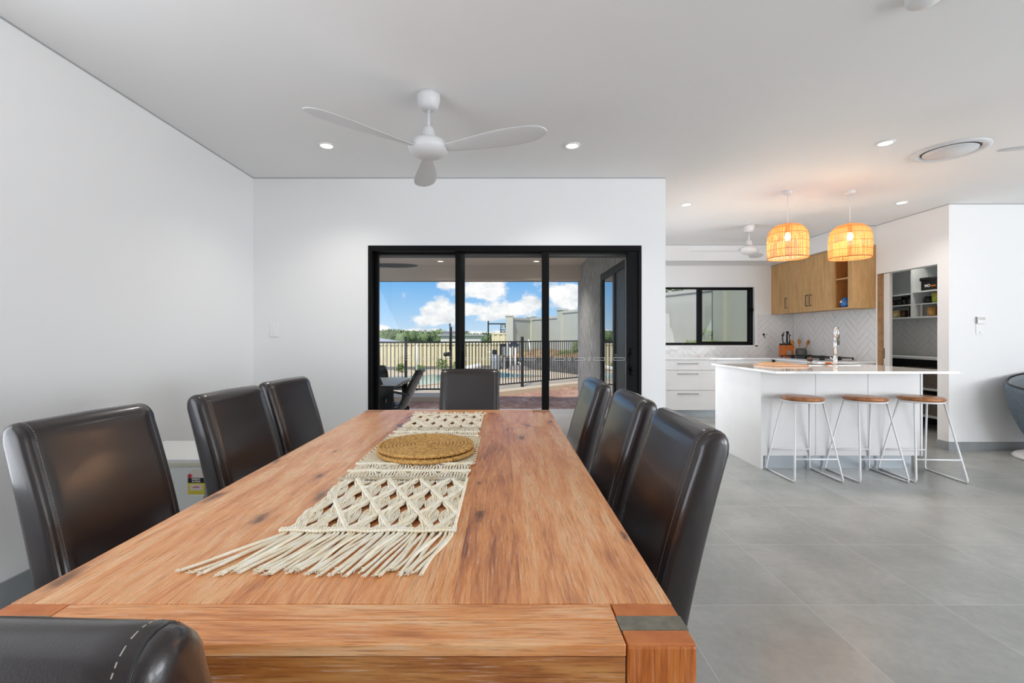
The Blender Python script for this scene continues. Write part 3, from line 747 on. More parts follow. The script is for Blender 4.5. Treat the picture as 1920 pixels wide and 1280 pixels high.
drawer_unit('white drawer cabinet mostly hidden behind the island, left side', 3.162, 4.0, 3.585)
t = thing('base_cabinet', 'white base cabinet at left end, hidden by the wall edge', 'kitchen cabinet', (1.88, 6.84, 0))
boxes('carcass', 'cab', t, (-.43, .435, .02, .69, .11, .86)); boxes('kickboard', 'kick', t, (-.43, .435, .05, .066, 0, .11)); boxes('door', 'cab', t, (-.43, .435, 0, .018, .11, .86))
t = thing('base_cabinet', 'white base cabinet under the cooktop behind the island', 'kitchen cabinet', (4.04, 5.82, 0))
boxes('carcass', 'cab', t, (.02, .72, 0, 1.01, .11, .86)); boxes('kickboard', 'kick', t, (.05, .066, 0, 1.01, 0, .11))
for a, c_ in ((0, .5), (.503, 1.01)): boxes('door', 'cab', t, (0, .018, a, c_, .11, .858))
bt = MB(); bt.prism([(1.433, 6.80), (3.98, 6.80), (3.98, 5.81), (4.768, 5.81), (4.768, YK - .001), (1.433, YK - .001)], .862, ZC)
tag(bt.build('kitchen_worktop', 'stone', bevel=.002), 'white stone worktop running under the window and along the tiled wall', 'worktop')

# cooktop
t = thing('cooktop', 'black gas cooktop with iron trivets on the rear worktop', 'cooktop', (4.36, 6.43, ZC))
boxes('glass_plate', 'chrome', t, (-.25, .25, -.44, .44, 0, .008), bevel=.002)
for (x, y, r) in ((-.12, -.30, .04), (.12, -.30, .03), (0, 0, .06), (-.12, .30, .03), (.12, .30, .04)):
    part('burner', 'blackp', t, lambda b: b.lathe([(r, .008), (r, .018), (r * .7, .024), (.0001, .025)], (x, y, 0), 16))
for y in (-.29, 0, .29):
    def tv(b):
        for x0, x1, y0, y1 in ((-.22, .22, -.13, -.118), (-.22, .22, .118, .13), (-.22, -.208, -.13, .13), (.208, .22, -.13, .13), (-.22, .22, -.006, .006), (-.006, .006, -.13, .13)):
            b.box(x0, x1, y + y0, y + y1, .030, .042)
        for x in (-.214, .214):
            for q in (-.124, .124): b.box(x - .006, x + .006, y + q - .006, y + q + .006, .008, .045)
        for x in (-.11, .11): b.box(x - .005, x + .005, y - .05, y + .05, .034, .052)
    part('trivet', 'blackp', t, tv)
for i in range(4): part('knob', 'steel', t, lambda b: b.cyl((-.225 + .02, -.36 + i * .06, .008), .018, .022, 14))

# knife block
t = thing('knife_block', 'orange wooden knife block in the worktop corner', 'knife block', (4.42, 7.18, ZC), R(5))
boxes('block', 'orangewood', t, (-.085, .085, -.06, .06, 0, .185), bevel=.006)
boxes('slot_top', 'blackp', t, (-.078, .078, -.053, .053, .185, .21), bevel=.004)
boxes('badge', 'steel', t, (-.035, .035, -.0625, -.060, .035, .10))
for i, (dx, dy, hh, tl) in enumerate(((-.055, -.02, .12, -4), (-.02, .02, .16, -2), (.015, -.02, .15, 0), (.05, .0, .13, 4), (.03, .03, .17, 3))):
    k = thing('kitchen_knife', 'black and steel knife handle in the orange block, %s from the left' % ('first', 'second', 'third', 'fifth', 'rear fourth')[i], 'knife', (4.42 + dx, 7.18 + dy, ZC + .212), 0, 'knives in the orange block')
    k.rotation_euler = (R(-3), R(tl), 0)
    boxes('grip', 'blackp', k, (-.010, .010, -.014, .014, 0, hh), bevel=.004); boxes('steel_face', 'chrome', k, (-.007, .007, -.016, -.014, .01, hh - .01)); boxes('end_cap', 'chrome' if i % 2 else 'blackp', k, (-.014, .014, -.016, .016, hh, hh + .02), bevel=.004)
t = thing('utensil_pot', 'dark grey round pot holding wooden spoons', 'utensil pot', (4.60, 7.10, ZC))
part('pot', 'potgrey', t, lambda b: b.lathe([(.055, 0), (.072, .02), (.078, .06), (.074, .11), (.060, .135), (.055, .135), (.066, .10), (.068, .03), (.0001, .015)], n=28))
for i, (dx, dy, rx, ry) in enumerate(((-.03, .01, -4, -24), (-.01, -.01, 8, -12), (.03, .0, -6, 24))):
    k = thing('wooden_spoon', ['wooden spoon leaning far left in the grey pot', 'wooden spatula upright in the grey pot', 'wooden spoon leaning right in the grey pot'][i], 'spoon', (4.60 + dx, 7.10 + dy, ZC + .02), 0, 'wooden spoons in the grey pot')
    k.rotation_euler = (R(rx), R(ry), 0)
    part('spoon_handle', 'spoon', k, lambda b: b.tube([(0, 0, 0), (0, 0, .19)], .006))
    part('spoon_bowl', 'spoon', k, lambda b: b.sphere((0, 0, .225), .026, sy=.35, sz=1.7))

# upper cupboards (oak)
UX0, UX1, UZ0, UZ1 = 4.40, 4.765, 1.562, 2.357
def vhandle(par, y, side=1):
    b = MB(); z0, z1 = 1.64, 1.80
    b.box(-.034, -.027, y - .004, y + .004, z0, z1); b.box(-.03, 0, y - .010, y + .010, z1 - .01, z1); b.box(-.03, 0, y - .010, y + .010, z0, z0 + .01)
    b.build('handle', 'darksteel', par)
t = thing('wall_cupboard', 'single-door oak wall cupboard at the far left end, one handle', 'wall cupboard', (UX0, 0, 0), 0, 'oak wall cupboards')
boxes('carcass', 'oak', t, (.02, .365, 7.085, YK - .002, UZ0 + .01, UZ1)); d = boxes('door', 'oak', t, (0, .018, 7.084, YK - .002, UZ0, UZ1 - .004)); vhandle(d, 7.13)
t = thing('wall_cupboard', 'double-door oak wall cupboard with two handles in the middle', 'wall cupboard', (UX0, 0, 0), 0, 'oak wall cupboards')
boxes('carcass', 'oak', t, (.02, .365, 6.13, 7.08, UZ0 + .01, UZ1))
d = boxes('door', 'oak', t, (0, .018, 6.612, 7.081, UZ0, UZ1 - .004)); vhandle(d, 6.65)
d = boxes('door', 'oak', t, (0, .018, 6.13, 6.608, UZ0, UZ1 - .004)); vhandle(d, 6.565)
t = thing('open_shelf_unit', 'open oak shelf niche at the near end of the cupboards', 'shelf', (UX0, 0, 0))
boxes('surround', 'oak', t, (0, .365, 6.105, 6.125, UZ0, UZ1), (0, .365, 5.855, 5.872, UZ0, UZ1), (0, .365, 5.872, 6.105, UZ0, UZ0 + .018), (0, .365, 5.872, 6.105, UZ1 - .018, UZ1))
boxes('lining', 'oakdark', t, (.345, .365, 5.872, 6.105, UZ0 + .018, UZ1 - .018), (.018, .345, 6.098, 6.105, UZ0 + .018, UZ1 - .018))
boxes('shelf_board', 'oak', t, (.01, .345, 5.872, 6.098, 1.945, 1.962))
boxes('end_panel', 'oak', t, (0, .365, 5.802, 5.853, UZ0, UZ1))
t = thing('jar', 'small blue round jar on the open oak shelf', 'jar', (4.468, 6.0, UZ0 + .018))
part('body', 'blue', t, lambda b: b.lathe([(.04, 0), (.058, .03), (.058, .08), (.04, .11), (.03, .115), (.03, .13), (.0001, .132)], n=20)); part('knob', 'white', t, lambda b: b.sphere((-.058, .0, .075), .014))

# island
IX0, IX1, IY0, IY1 = 2.335, 3.80, 4.17, 5.06
t = thing('kitchen_island', 'white kitchen island with plain panels and grey kickboard', 'kitchen island', (0, 0, 0))
boxes('end_panel', 'cab', t, (IX0, IX0 + .02, IY0 - .005, IY1, 0, .885), bevel=.001)
boxes('end_panel', 'cab', t, (IX1 - .018, IX1, IY0 - .005, IY1, .12, .885), bevel=.001)
for a, c_ in ((2.357, 2.830), (2.833, 3.305), (3.308, 3.780)): boxes('front_panel', 'cab', t, (a, c_, IY0, IY0 + .018, .123, .885), bevel=.001)
boxes('carcass', 'cab', t, (IX0 + .02, IX1 - .02, IY0 + .02, IY1 - .02, .12, .884))
boxes('kickboard', 'kick', t, (IX0 + .02, IX1 - .07, IY0 + .035, IY0 + .05, 0, .122), (IX1 - .085, IX1 - .07, IY0 + .05, IY1 - .03, 0, .122), (IX0 + .02, IX1 - .07, IY1 - .05, IY1 - .035, 0, .122))
tag(boxes('island_worktop', 'stone', None, (2.30, 3.86, 3.885, 5.08, .886, .907), bevel=.002), 'white polished stone slab overhanging the kitchen island', 'worktop')
t = thing('kitchen_tap', 'tall chrome gooseneck tap on the island', 'tap', (3.32, 4.60, .907))
part('body', 'chrome', t, lambda b: (b.cyl((0, 0, 0), .026, .012), b.cyl((0, 0, .012), .021, .09), b.cyl((0, 0, .10), .0145, .22)))
part('spout', 'chrome', t, lambda b: (b.tube([(0, 0, .31)] + [(.035 - .035 * math.cos(a), .03 - .03 * math.cos(a), .33 + .055 * math.sin(a)) for a in [PI * i / 10 for i in range(11)]] + [(.07, .06, .30)], .014, 14)))
part('spray_head', 'darksteel', t, lambda b: b.cyl((.07, .06, .21), .0165, .10))
part('lever', 'chrome', t, lambda b: b.tube([(-.02, 0, .06), (-.05, -.02, .075), (-.07, -.03, .09)], .005))
t = thing('sink', 'stainless steel sink bowl set into the island slab behind the tap', 'sink', (3.33, 4.83, .907))
boxes('rim', 'steel', t, (-.30, .30, -.16, -.15, 0, .003), (-.30, .30, .15, .16, 0, .003), (-.30, -.29, -.15, .15, 0, .003), (.29, .30, -.15, .15, 0, .003)); boxes('bowl', 'steel', t, (-.29, .29, -.15, .15, -.0, .001))
tag(boxes('chopping_board', 'board', None, (2.62, 2.98, 4.48, 4.80, .9075, .925), bevel=.004), 'flat pink-brown wooden chopping board lying on the island', 'chopping board')
tag(part('round_tray', 'gold', None, lambda b: b.lathe([(.0001, 0), (.13, 0), (.14, .010), (.135, .012), (.125, .004), (.0001, .004)], (2.92, 4.93, .9085), 32)), 'thin golden round tray on the island behind the board', 'tray')
t = thing('dish_brush', 'dark brown round pot scrubber beside the tap', 'brush', (3.24, 4.86, .911))
part('scrubber', 'brownjar', t, lambda b: b.sphere((0, 0, .05), .03, sz=.8)); part('handle', 'blackp', t, lambda b: b.tube([(-.01, 0, .07), (-.05, 0, .12), (-.065, .0, .13)], .004)); part('stem', 'steel', t, lambda b: b.cyl((0, 0, 0), .02, .03))
tag(part('soap_bar', 'orangewood', None, lambda b: b.sphere((3.43, 4.85, .922), .026, sz=.45, sx=1.3)), 'small orange-brown soap right of the tap base', 'soap')

# bar stools
def stool():
    t = thing('bar_stool', 'left bar stool, round wooden seat on white wire legs', 'bar stool', (2.59, 3.98, 0), 0, 'bar stools at the island')
    part('seat', 'seatwood', t, lambda b: b.lathe([(.0001, .655), (.148, .655), (.16, .662), (.163, .672), (.158, .682), (.148, .686), (.0001, .686)], n=48))
    part('seat_ring', 'whitemetal', t, lambda b: b.tube([(.150 * math.cos(2 * PI * i / 40), .150 * math.sin(2 * PI * i / 40), .647) for i in range(40)], .0075, 8, closed=True))
    tp = (.118, .085); bt_ = (.20, .21)
    def leg_pts(sx, sy): return (sx * tp[0], sy * tp[1], .645), (sx * bt_[0], sy * bt_[1], .008)
    for sx in (-1, 1):
        for sy in (-1, 1):
            a, c_ = map(Vector, leg_pts(sx, sy)); e = c_ + (a - c_) * .045
            q = [a, e] + [e.lerp(c_, .6) + Vector((0, -sy * .006, -.002)), c_ + Vector((0, -sy * .018, 0)), c_ + Vector((0, -sy * .03, 0))]
            part('leg', 'whitemetal', t, lambda b: b.tube(q, .0078, 10))
        part('floor_runner', 'whitemetal', t, lambda b: b.tube([(sx * bt_[0], -bt_[1] + .028, .008), (sx * bt_[0], bt_[1] - .028, .008)], .0078, 10))
    for sy in (-1, 1):
        f = .72; x = tp[0] + (bt_[0] - tp[0]) * f; y = sy * (tp[1] + (bt_[1] - tp[1]) * f)
        part('footrest', 'whitemetal', t, lambda b: b.tube([(-x, y, .645 - .637 * f), (x, y, .645 - .637 * f)], .0065, 8))
    return t
s0 = stool()
dup(s0, (3.125, 3.975, 0), None, 'middle bar stool with round wooden seat at the island')
dup(s0, (3.60, 3.965, 0), R(-4), 'right bar stool with round wooden seat, nearest the pantry')

# ================================================================== PANTRY
SX = 5.55
t = thing('pantry_shelving', 'white shelving unit on the pantry wall with mugs', 'shelf', (0, 0, 0))
boxes('top_panel', 'pantrywhite', t, (SX, 5.945, 4.97, 7.2, 2.32, 2.34))
boxes('divider', 'pantrywhite', t, (SX, 5.945, 6.235, 6.265, 1.47, 2.32)); boxes('side_panel', 'pantrywhite', t, (SX, 5.945, 7.18, 7.2, 1.47, 2.32))
boxes('back_panel', 'pantrywhite', t, (5.935, 5.945, 4.97, 7.18, 1.47, 2.32))
boxes('shelf_board', 'pantrywhite', t, (SX - .002, 5.935, 4.97, 7.2, 1.45, 1.47))
boxes('shelf_board', 'pantrywhite', t, (SX, 5.935, 6.265, 7.18, 1.775, 1.792)); boxes('shelf_board', 'pantrywhite', t, (SX, 5.935, 6.265, 7.18, 1.628, 1.640))
boxes('shelf_board', 'pantrywhite', t, (SX, 5.935, 4.97, 6.235, 1.79, 1.808)); boxes('shelf_board', 'pantrywhite', t, (SX, 5.935, 4.97, 6.20, 1.628, 1.640))
boxes('bracket', 'white', t, (SX + .06, SX + .08, 6.17, 6.182, 1.47, 1.628))
tag(boxes('pantry_worktop', 'pantrywhite', None, (5.40, 5.944, 4.96, 7.4, .905, .935), bevel=.002), 'pale worktop inside the pantry below the tiles', 'worktop')
t = thing('pantry_drawer_rack', 'open white rack under the pantry worktop', 'rack', (0, 0, 0))
boxes('shelf_board', 'pantrywhite', t, (5.42, 5.94, 4.97, 7.3, .515, .545)); boxes('shelf_board', 'pantrywhite', t, (5.42, 5.94, 4.97, 7.3, .17, .20)); boxes('side_panel', 'pantrywhite', t, (5.42, 5.94, 7.28, 7.3, .2, .905)); boxes('back_panel', 'blackp', t, (5.92, 5.94, 4.97, 7.28, 0, .9))
def basket(label, z):
    o = boxes('wicker_basket', 'wicker', None, (5.44, 5.90, 5.1, 6.3, z, z + .25), bevel=.01); tag(o, label, 'basket', 'wicker baskets in the pantry')
    b = MB()
    for i in range(11): b.tube([(5.437, 5.1, z + .01 + i * .0225), (5.437, 6.3, z + .01 + i * .0225)], .006, 6)
    b.build('woven_rim', 'wicker', o)
basket('grey-brown wicker basket on the upper pantry rack shelf', .546); basket('grey-brown wicker basket on the lower pantry rack shelf', .201)
def mug(label, x, y, z, r, h, m, hy=-1, kind='mug', tilt=0):
    t = thing(kind, label, kind, (x, y, z))
    part('cup', m, t, lambda b: b.lathe([(r * .75, 0), (r, h * .25), (r, h), (r * .9, h), (r * .9, h * .2), (.0001, h * .12)], n=20))
    if hy: part('handle', m, t, lambda b: b.tube([(-.0, hy * r * .92, h * .8), (-.0, hy * (r + .03), h * .75), (0, hy * (r + .04), h * .5), (0, hy * (r + .03), h * .25), (0, hy * r * .92, h * .2)], .006, 8))
mug('dark brown wide mug at the left end of the middle shelf', 5.66, 6.67, 1.640, .052, .085, 'brownjar', 1)
mug('black mug next to the dark brown mug', 5.68, 6.575, 1.640, .05, .09, 'blackp', 0)
mug('clear glass tumbler left of the shelf divider', 5.66, 6.485, 1.640, .036, .12, 'clearg', 0, 'tumbler')
mug('clear glass tumbler touching the shelf divider', 5.66, 6.40, 1.640, .036, .13, 'clearg', 0, 'tumbler')
mug('cream round bowl-shaped mug with yellow mark on the lowest shelf', 5.66, 6.60, 1.470, .062, .10, 'cream', 0, 'mug')
mug('dark brown jar right of the cream mug', 5.64, 6.475, 1.470, .042, .10, 'brownjar', 0, 'jar')
mug('tall black canister beside the divider on the lowest shelf', 5.68, 6.385, 1.470, .035, .155, 'blackp', 0, 'canister')
mug('large black mug with round handle right of the divider', 5.66, 6.115, 1.640, .048, .095, 'blackp', 1)
mug('green and orange cup right of the black mug', 5.66, 5.995, 1.640, .055, .13, 'green', 0, 'cup')
mug('clear jar with tan contents on the lowest right shelf', 5.66, 6.06, 1.470, .055, .12, 'gold', 0, 'jar')
mug('dark jar beside the tan jar on the lowest right shelf', 5.66, 5.94, 1.470, .055, .13, 'brownjar', 0, 'jar')
t = thing('cool_bag', 'black bag with white letters on the upper right pantry shelf', 'bag', (5.66, 6.05, 1.808))
boxes('bag', 'blackp', t, (-.08, .1, -.14, .10, 0, .17), bevel=.012)
boxes('flap', 'blackp', t, (-.085, .1, -.02, .115, .13, .175), bevel=.008)
text_mesh('lettering', 'MO', .05, 'paper', t, Matrix.Translation((-.0812, .0, .06)) @ Matrix.Rotation(R(-90), 4, 'Z') @ Matrix.Rotation(R(90), 4, 'X'))
boxes('orange_mark', 'orangewood', t, (-.082, -.08, -.12, -.05, .045, .065))
tag(boxes('paper_bag', 'paper', None, (5.60, 5.75, 5.80, 5.90, 1.809, 2.06), bevel=.01), 'tall white packet on the upper pantry shelf beside the black bag', 'packet')
t = thing('sliding_door', 'white cavity sliding door edge in the pantry opening', 'door')
boxes('door_leaf', 'cab', t, (4.725, 4.76, 5.625, 5.712, .005, 1.98), bevel=.002)
boxes('latch', 'chrome', t, (4.722, 4.7249, 5.69, 5.71, .93, 1.06))
struct('trim_5', 'woodjamb', [(4.698, 4.77, 5.712, 5.775, 0, 1.983)])

# ================================================================== DINING TABLE
TX0, TX1, TY0, TY1, TZ = -.794, .272, .644, 2.708, .77
LW, LD = .098, .098
t = thing('dining_table', 'long reclaimed-look acacia dining table with macrame runner', 'table', (-.261, 1.676, 0))
def tb(*q): return (q[0] + .261, q[1] + .261, q[2] - 1.676, q[3] - 1.676, q[4], q[5])
boxes('tabletop', 'wood_y', t, tb(TX0, TX1, TY0 + LD, TY1 - LD, TZ - .018, TZ), bevel=.0015)
for y0, y1 in ((TY0, TY0 + .0555), (TY0 + .0565, TY0 + LD - .001)):
    boxes('end_board', 'wood_x', t, tb(TX0 + LW, TX1 - LW - .0015, y0, y1, TZ - .018, TZ), bevel=.002)
boxes('end_board', 'wood_x', t, tb(TX0 + LW, TX1 - LW, TY1 - LD + .001, TY1, TZ - .018, TZ), bevel=.002)
boxes('apron', 'wood_x2', t, tb(TX0 + LW, TX1 - LW - .0015, TY0 + .002, TY0 + .03, TZ - .115, TZ - .0195), bevel=.002)
boxes('apron', 'wood_x2', t, tb(TX0 + LW, TX1 - LW, TY1 - .03, TY1 - .002, TZ - .115, TZ - .0195), bevel=.002)
for x0, x1 in ((TX0 + .004, TX0 + .03), (TX1 - .03, TX1 - .004)):
    boxes('apron', 'wood_y', t, tb(x0, x1, TY0 + LD, TY1 - LD, TZ - .115, TZ - .0195), bevel=.002)
for x0 in (TX0, TX1 - LW):
    for y0 in (TY0, TY1 - LD):
        lg = boxes('leg', ['wood_z'], t, tb(x0, x0 + LW, y0, y0 + LD, 0, TZ - .003), bevel=.004)
        yb = .031
        e = boxes('end_grain', 'endgrain', lg, tb(x0 + .001, x0 + LW - .001, y0 + .001, y0 + yb, TZ - .006, TZ), tb(x0 + .001, x0 + LW - .001, y0 + yb + .034, y0 + LD - .001, TZ - .006, TZ), bevel=.0015)
        boxes('metal_band', 'band', lg, tb(x0 - .0006, x0 + LW + .0006, y0 + yb, y0 + yb + .034, TZ - .03, TZ + .0004), bevel=.0006)

# ================================================================== DINING CHAIRS
def ring_profile(ext=0):
    """closed side outline of the backrest (x depth, z), facing +x"""
    pts = []
    def rear(z): q = max(0, (z - .30) / .66); return -.012 - .118 * q ** 1.35 + .03 * (1 - q)
    zt = .96; th = lambda z: .095 - .012 * max(0, (z - .45) / .5)
    zs = [.34 + (.90 - .34) * i / 12 for i in range(13)]
    rearp = [(rear(z), z) for z in zs]
    frontp = [(rear(z) + th(z) + .006 * math.sin(PI * (z - .34) / .56), z) for z in zs]
    a, c_ = rearp[-1], frontp[-1]; cx = (a[0] + c_[0]) / 2; rx = (c_[0] - a[0]) / 2
    lean = -.010
    top = [(cx - rx * math.cos(PI * i / 10) + lean * math.sin(PI * i / 10), .90 + .058 * math.sin(PI * i / 10) ** .85) for i in range(1, 10)]
    return rearp + top + frontp[::-1]     # clockwise seen from +y? normals fixed below
def offset2(P, e):
    out = []; n = len(P)
    for i in range(n):
        a = Vector(P[i - 1]); b = Vector(P[i]); c_ = Vector(P[(i + 1) % n])
        t1 = (b - a).normalized(); t2 = (c_ - b).normalized(); nn = Vector((-(t1 + t2).y, (t1 + t2).x))
        nn = nn.normalized() if nn.length > 1e-6 else Vector((-t1.y, t1.x))
        out.append((b.x - nn.x * e, b.y - nn.y * e))
    return out
def make_chair():
    t = thing('dining_chair', 'dark brown leather dining chair', 'chair', (0, 0, 0), 0, 'dark brown leather dining chairs')
    P = ring_profile(); W2 = .218
    rows = [(-W2, .026), (-W2 + .003, .014), (-W2 + .009, .006), (-W2 + .018, .0015), (-W2 + .0205, .0028), (-W2 + .024, .0), (-W2 + .06, -.001), (0, -.004)]
    rows = rows + [(-a, b) for a, b in rows[:-1][::-1]]
    vs = []; n = len(P); fs = []
    for (u, e) in rows:
        for (x, z) in offset2(P, e): vs.append((x, u, z))
    m = len(rows)
    for j in range(m - 1):
        for k in range(n): fs.append((j * n + k, j * n + (k + 1) % n, (j + 1) * n + (k + 1) % n, (j + 1) * n + k))
    fs += [tuple(range(n - 1, -1, -1)), tuple((m - 1) * n + k for k in range(n))]
    b = MB(); b.add(vs, fs, True)
    back = b.build('backrest', 'leather', t)
    import bmesh
    bm = bmesh.new(); bm.from_mesh(back.data); bmesh.ops.recalc_face_normals(bm, faces=bm.faces); bm.to_mesh(back.data); bm.free()
    # seams with stitches
    for s in (-1, 1):
        pb = MB(); sb = MB()
        Q = offset2(P, -.0006); seg = [Vector((x, 0, z)) for x, z in Q]
        u = s * (W2 - .033); L = 0
        for i in range(len(seg) - 1):
            a, c_ = seg[i], seg[i + 1]; dd = (c_ - a).length; k = 0
            nst = max(1, int(dd / .0068))
            for q in range(nst):
                p0 = a.lerp(c_, (q + .15) / nst); p1 = a.lerp(c_, (q + .72) / nst)
                sb.tube([(p0.x, u, p0.z), (p1.x, u, p1.z)], .0006, 5)
        Q2 = offset2(P, .0024)
        pb.tube([(x, s * (W2 - .0205), z) for x, z in Q2], .0016, 6)
        pb.build('piping', 'blackp', back); sb.build('stitching', 'stitch', back)
    b = MB(); b.box(.02, .47, -.215, .215, .375, .475); se = b.build('seat', 'leather', t, bevel=.028, seg=4)
    for p_ in se.data.polygons: p_.use_smooth = True
    boxes('seat_base', 'legwood', t, (.03, .45, -.20, .20, .355, .376))
    for x, y, dx in ((.43, .19, 0), (.43, -.19, 0), (.045, .19, -.05), (.045, -.19, -.05)):
        b = MB(); vs = []
        for z, ww, xx in ((0, .016, x + dx), (.36, .021, x)):
            vs += [(xx - ww, y - ww, z), (xx + ww, y - ww, z), (xx + ww, y + ww, z), (xx - ww, y + ww, z)]
        b.add(vs, [(0, 3, 2, 1), (4, 5, 6, 7), (0, 1, 5, 4), (1, 2, 6, 5), (2, 3, 7, 6), (3, 0, 4, 7)]); b.build('leg', 'legwood', t, bevel=.002)
    return t
c0 = make_chair()
c0.location = (.47, 1.385, 0); c0.rotation_euler = (0, 0, PI); c0['label'] = 'large leather dining chair nearest on the right side of the table'
for (x, y, rz, lb) in ((.475, 1.95, 180, 'leather dining chair in the middle of the right side row'), (.45, 2.59, 180, 'farthest leather dining chair on the right side of the table'),
                   (-1.262, 1.475, -6, 'leather dining chair nearest on the left side, in front of the white fridge'), (-1.18, 2.10, -5, 'middle leather dining chair of the left side row, right of the fridge'),
                   (-1.17, 2.63, -5, 'farthest leather dining chair on the left side of the table'), (-.245, 3.36, -90, 'leather dining chair at the far end, front facing the camera'),
                   (-.485, .463, 90, 'leather dining chair at the near end, cropped at bottom left')):
    dup(c0, (x, y, 0), R(rz), lb)

# ================================================================== TABLE RUNNER
def rope(b, pts, r=.0029, n=7, tw=900):
    b.tube(pts, r, n, rf=lambda s, a: r * (1 + .13 * math.cos(2 * a - tw * s)), caps=True)
def resample(pts, st):
    P = [Vector(p) for p in pts]; out = [P[0]]; acc = 0
    for i in range(1, len(P)):
        d = (P[i] - P[i - 1]).length
        if d < 1e-6: continue
        q = st - acc
        while q < d: out.append(P[i - 1].lerp(P[i], q / d)); q += st
        acc = d - (q - st)
    out.append(P[-1]); return out
RX, RY0, RY1 = -.292, 1.0, 2.47; RWd = .372
def runner():
    t = thing('table_runner', 'cream macrame table runner with long knotted fringe', 'table runner', (RX, RY0, TZ))
    rn = random.Random(4)
    b = MB(); wv = MB()
    NC = 40; L = RY1 - RY0; cell = RWd / 4
    # zones along length (start, end, kind)
    zones = [(0, .36, 'diamond'), (.36, .52, 'oval'), (.52, .95, 'weave'), (.95, 1.11, 'oval'), (1.11, L, 'diamond')]
    def xw(y): return 1 + .012 * math.sin(y * 23) + .010 * math.sin(y * 61)
    def path(i, y, kind, z0, z1, layer=0):
        x0 = (i + .5) / NC * RWd - RWd / 2
        rh = (z1 - z0) / (4 if kind == 'diamond' else 2)
        f = (y - z0) / rh; r0 = math.floor(f); fr = f - r0; dl = layer * .5
        def tgt(r):
            ph = (r % 2) * .5 + dl if kind == 'diamond' else dl
            k = math.floor(x0 / cell + ph); c_ = (k + .5 - ph) * cell
            pin = .58 if kind == 'diamond' else .66
            return max(-RWd / 2 + .004, min(RWd / 2 - .004, c_ + (x0 - c_) * pin))
        def bow(r):
            ph = (r % 2) * .5 + dl if kind == 'diamond' else dl
            k = math.floor(x0 / cell + ph); c_ = (k + .5 - ph) * cell
            return c_, (x0 - c_)
        a, c_ = tgt(r0), tgt(r0 + 1); s_ = .5 - .5 * math.cos(PI * fr)
        x = a * (1 - s_) + c_ * s_
        cc, dx = bow(r0 if fr < .5 else r0 + 1)
        if kind == 'oval': x = cc + dx * (.55 + .5 * math.sin(PI * fr) ** .8)
        return x * xw(y)
    for (z0, z1, kind) in zones:
        if kind == 'weave':
            b.build('corded_body', 'cord', t); wv.build('knotted_rows', 'cord', t); b = MB(); wv = MB(); continue
        for layer in (0, 1):
            for i in range(NC):
                n_ = int((z1 - z0) / .005); ph = rn.uniform(0, 6); sh = layer * cell * .5
                pts = []
                for k in range(n_ + 1):
                    yy = z0 + (z1 - z0) * k / n_
                    pts.append((path(i, yy, kind, z0, z1, layer), yy, .0034 + (.004 if layer == 0 else 0) + .0014 * (1 + math.sin(k * .55 + i * 2.1 + ph))))
                rope(b, pts, .0028, 6)
        # knotted diagonals
        if kind == 'diamond':
            rh = (z1 - z0) / 4
            for r in range(4):
                for s in (-1, 1):
                    for k in range(-1, 5):
                        ph = (r % 2) * .5; c_ = (k + .5 - ph) * cell - 0
                        x0 = c_; x1 = c_ + s * cell * .5
                        pts = [(max(-RWd / 2, min(RWd / 2, x0 + (x1 - x0) * q / 12)), z0 + rh * (r + q / 12), .0118 + .0008 * math.sin(q * 1.5)) for q in range(13)]
                        if abs(x0) > RWd / 2 + .001 and abs(x1) > RWd / 2 + .001: continue
                        for off in (-.0045, .0045):
                            wv.tube(resample([(p[0], p[1] + off, p[2]) for p in pts], .0022), .0034, 6, rf=lambda s_, a: .0034 * (1 + .28 * math.sin(s_ * 900)))
        for y in ([z0, z1] if kind == 'diamond' else [z0, (z0 + z1) / 2, z1]):
            for off in (-.005, .004):
                pts = resample([(-RWd / 2 - .006 + RWd * 1.03 * q / 20, y + off + .003 * math.sin(q * 1.1 + y * 9), .0115) for q in range(21)], .0022)
                wv.tube(pts, .0036, 6, rf=lambda s_, a: .0036 * (1 + .3 * math.sin(s_ * 850)))
    bd = b.build('corded_body', 'cord', t)
    wv.build('knotted_rows', 'cord', t)
    b = MB()
    y = .525; r = 0
    while y < .945:
        for h in (0, 1):
            pts = resample([((-RWd / 2 + RWd * q / 44) * xw(y), y + .0032 * (1 if (q + r + h) % 2 else -1), .0055 + .0018 * (1 if (q + h) % 2 else -1)) for q in range(45)], .0028)
            b.tube(pts, .0032, 6, rf=lambda s_, a: .0032 * (1 + .2 * math.sin(s_ * 800 + a)))
        y += .0085; r += 1
    # side loops
    for s in (-1, 1):
        y = .53
        while y < .94:
            pts = [(s * (RWd / 2 - .004 + .016 * math.sin(PI * q / 8)), y + .036 * q / 8, .006) for q in range(9)]
            rope(b, resample(pts, .003), .003, 6); y += .035
    b.build('woven_centre', 'weave', t)
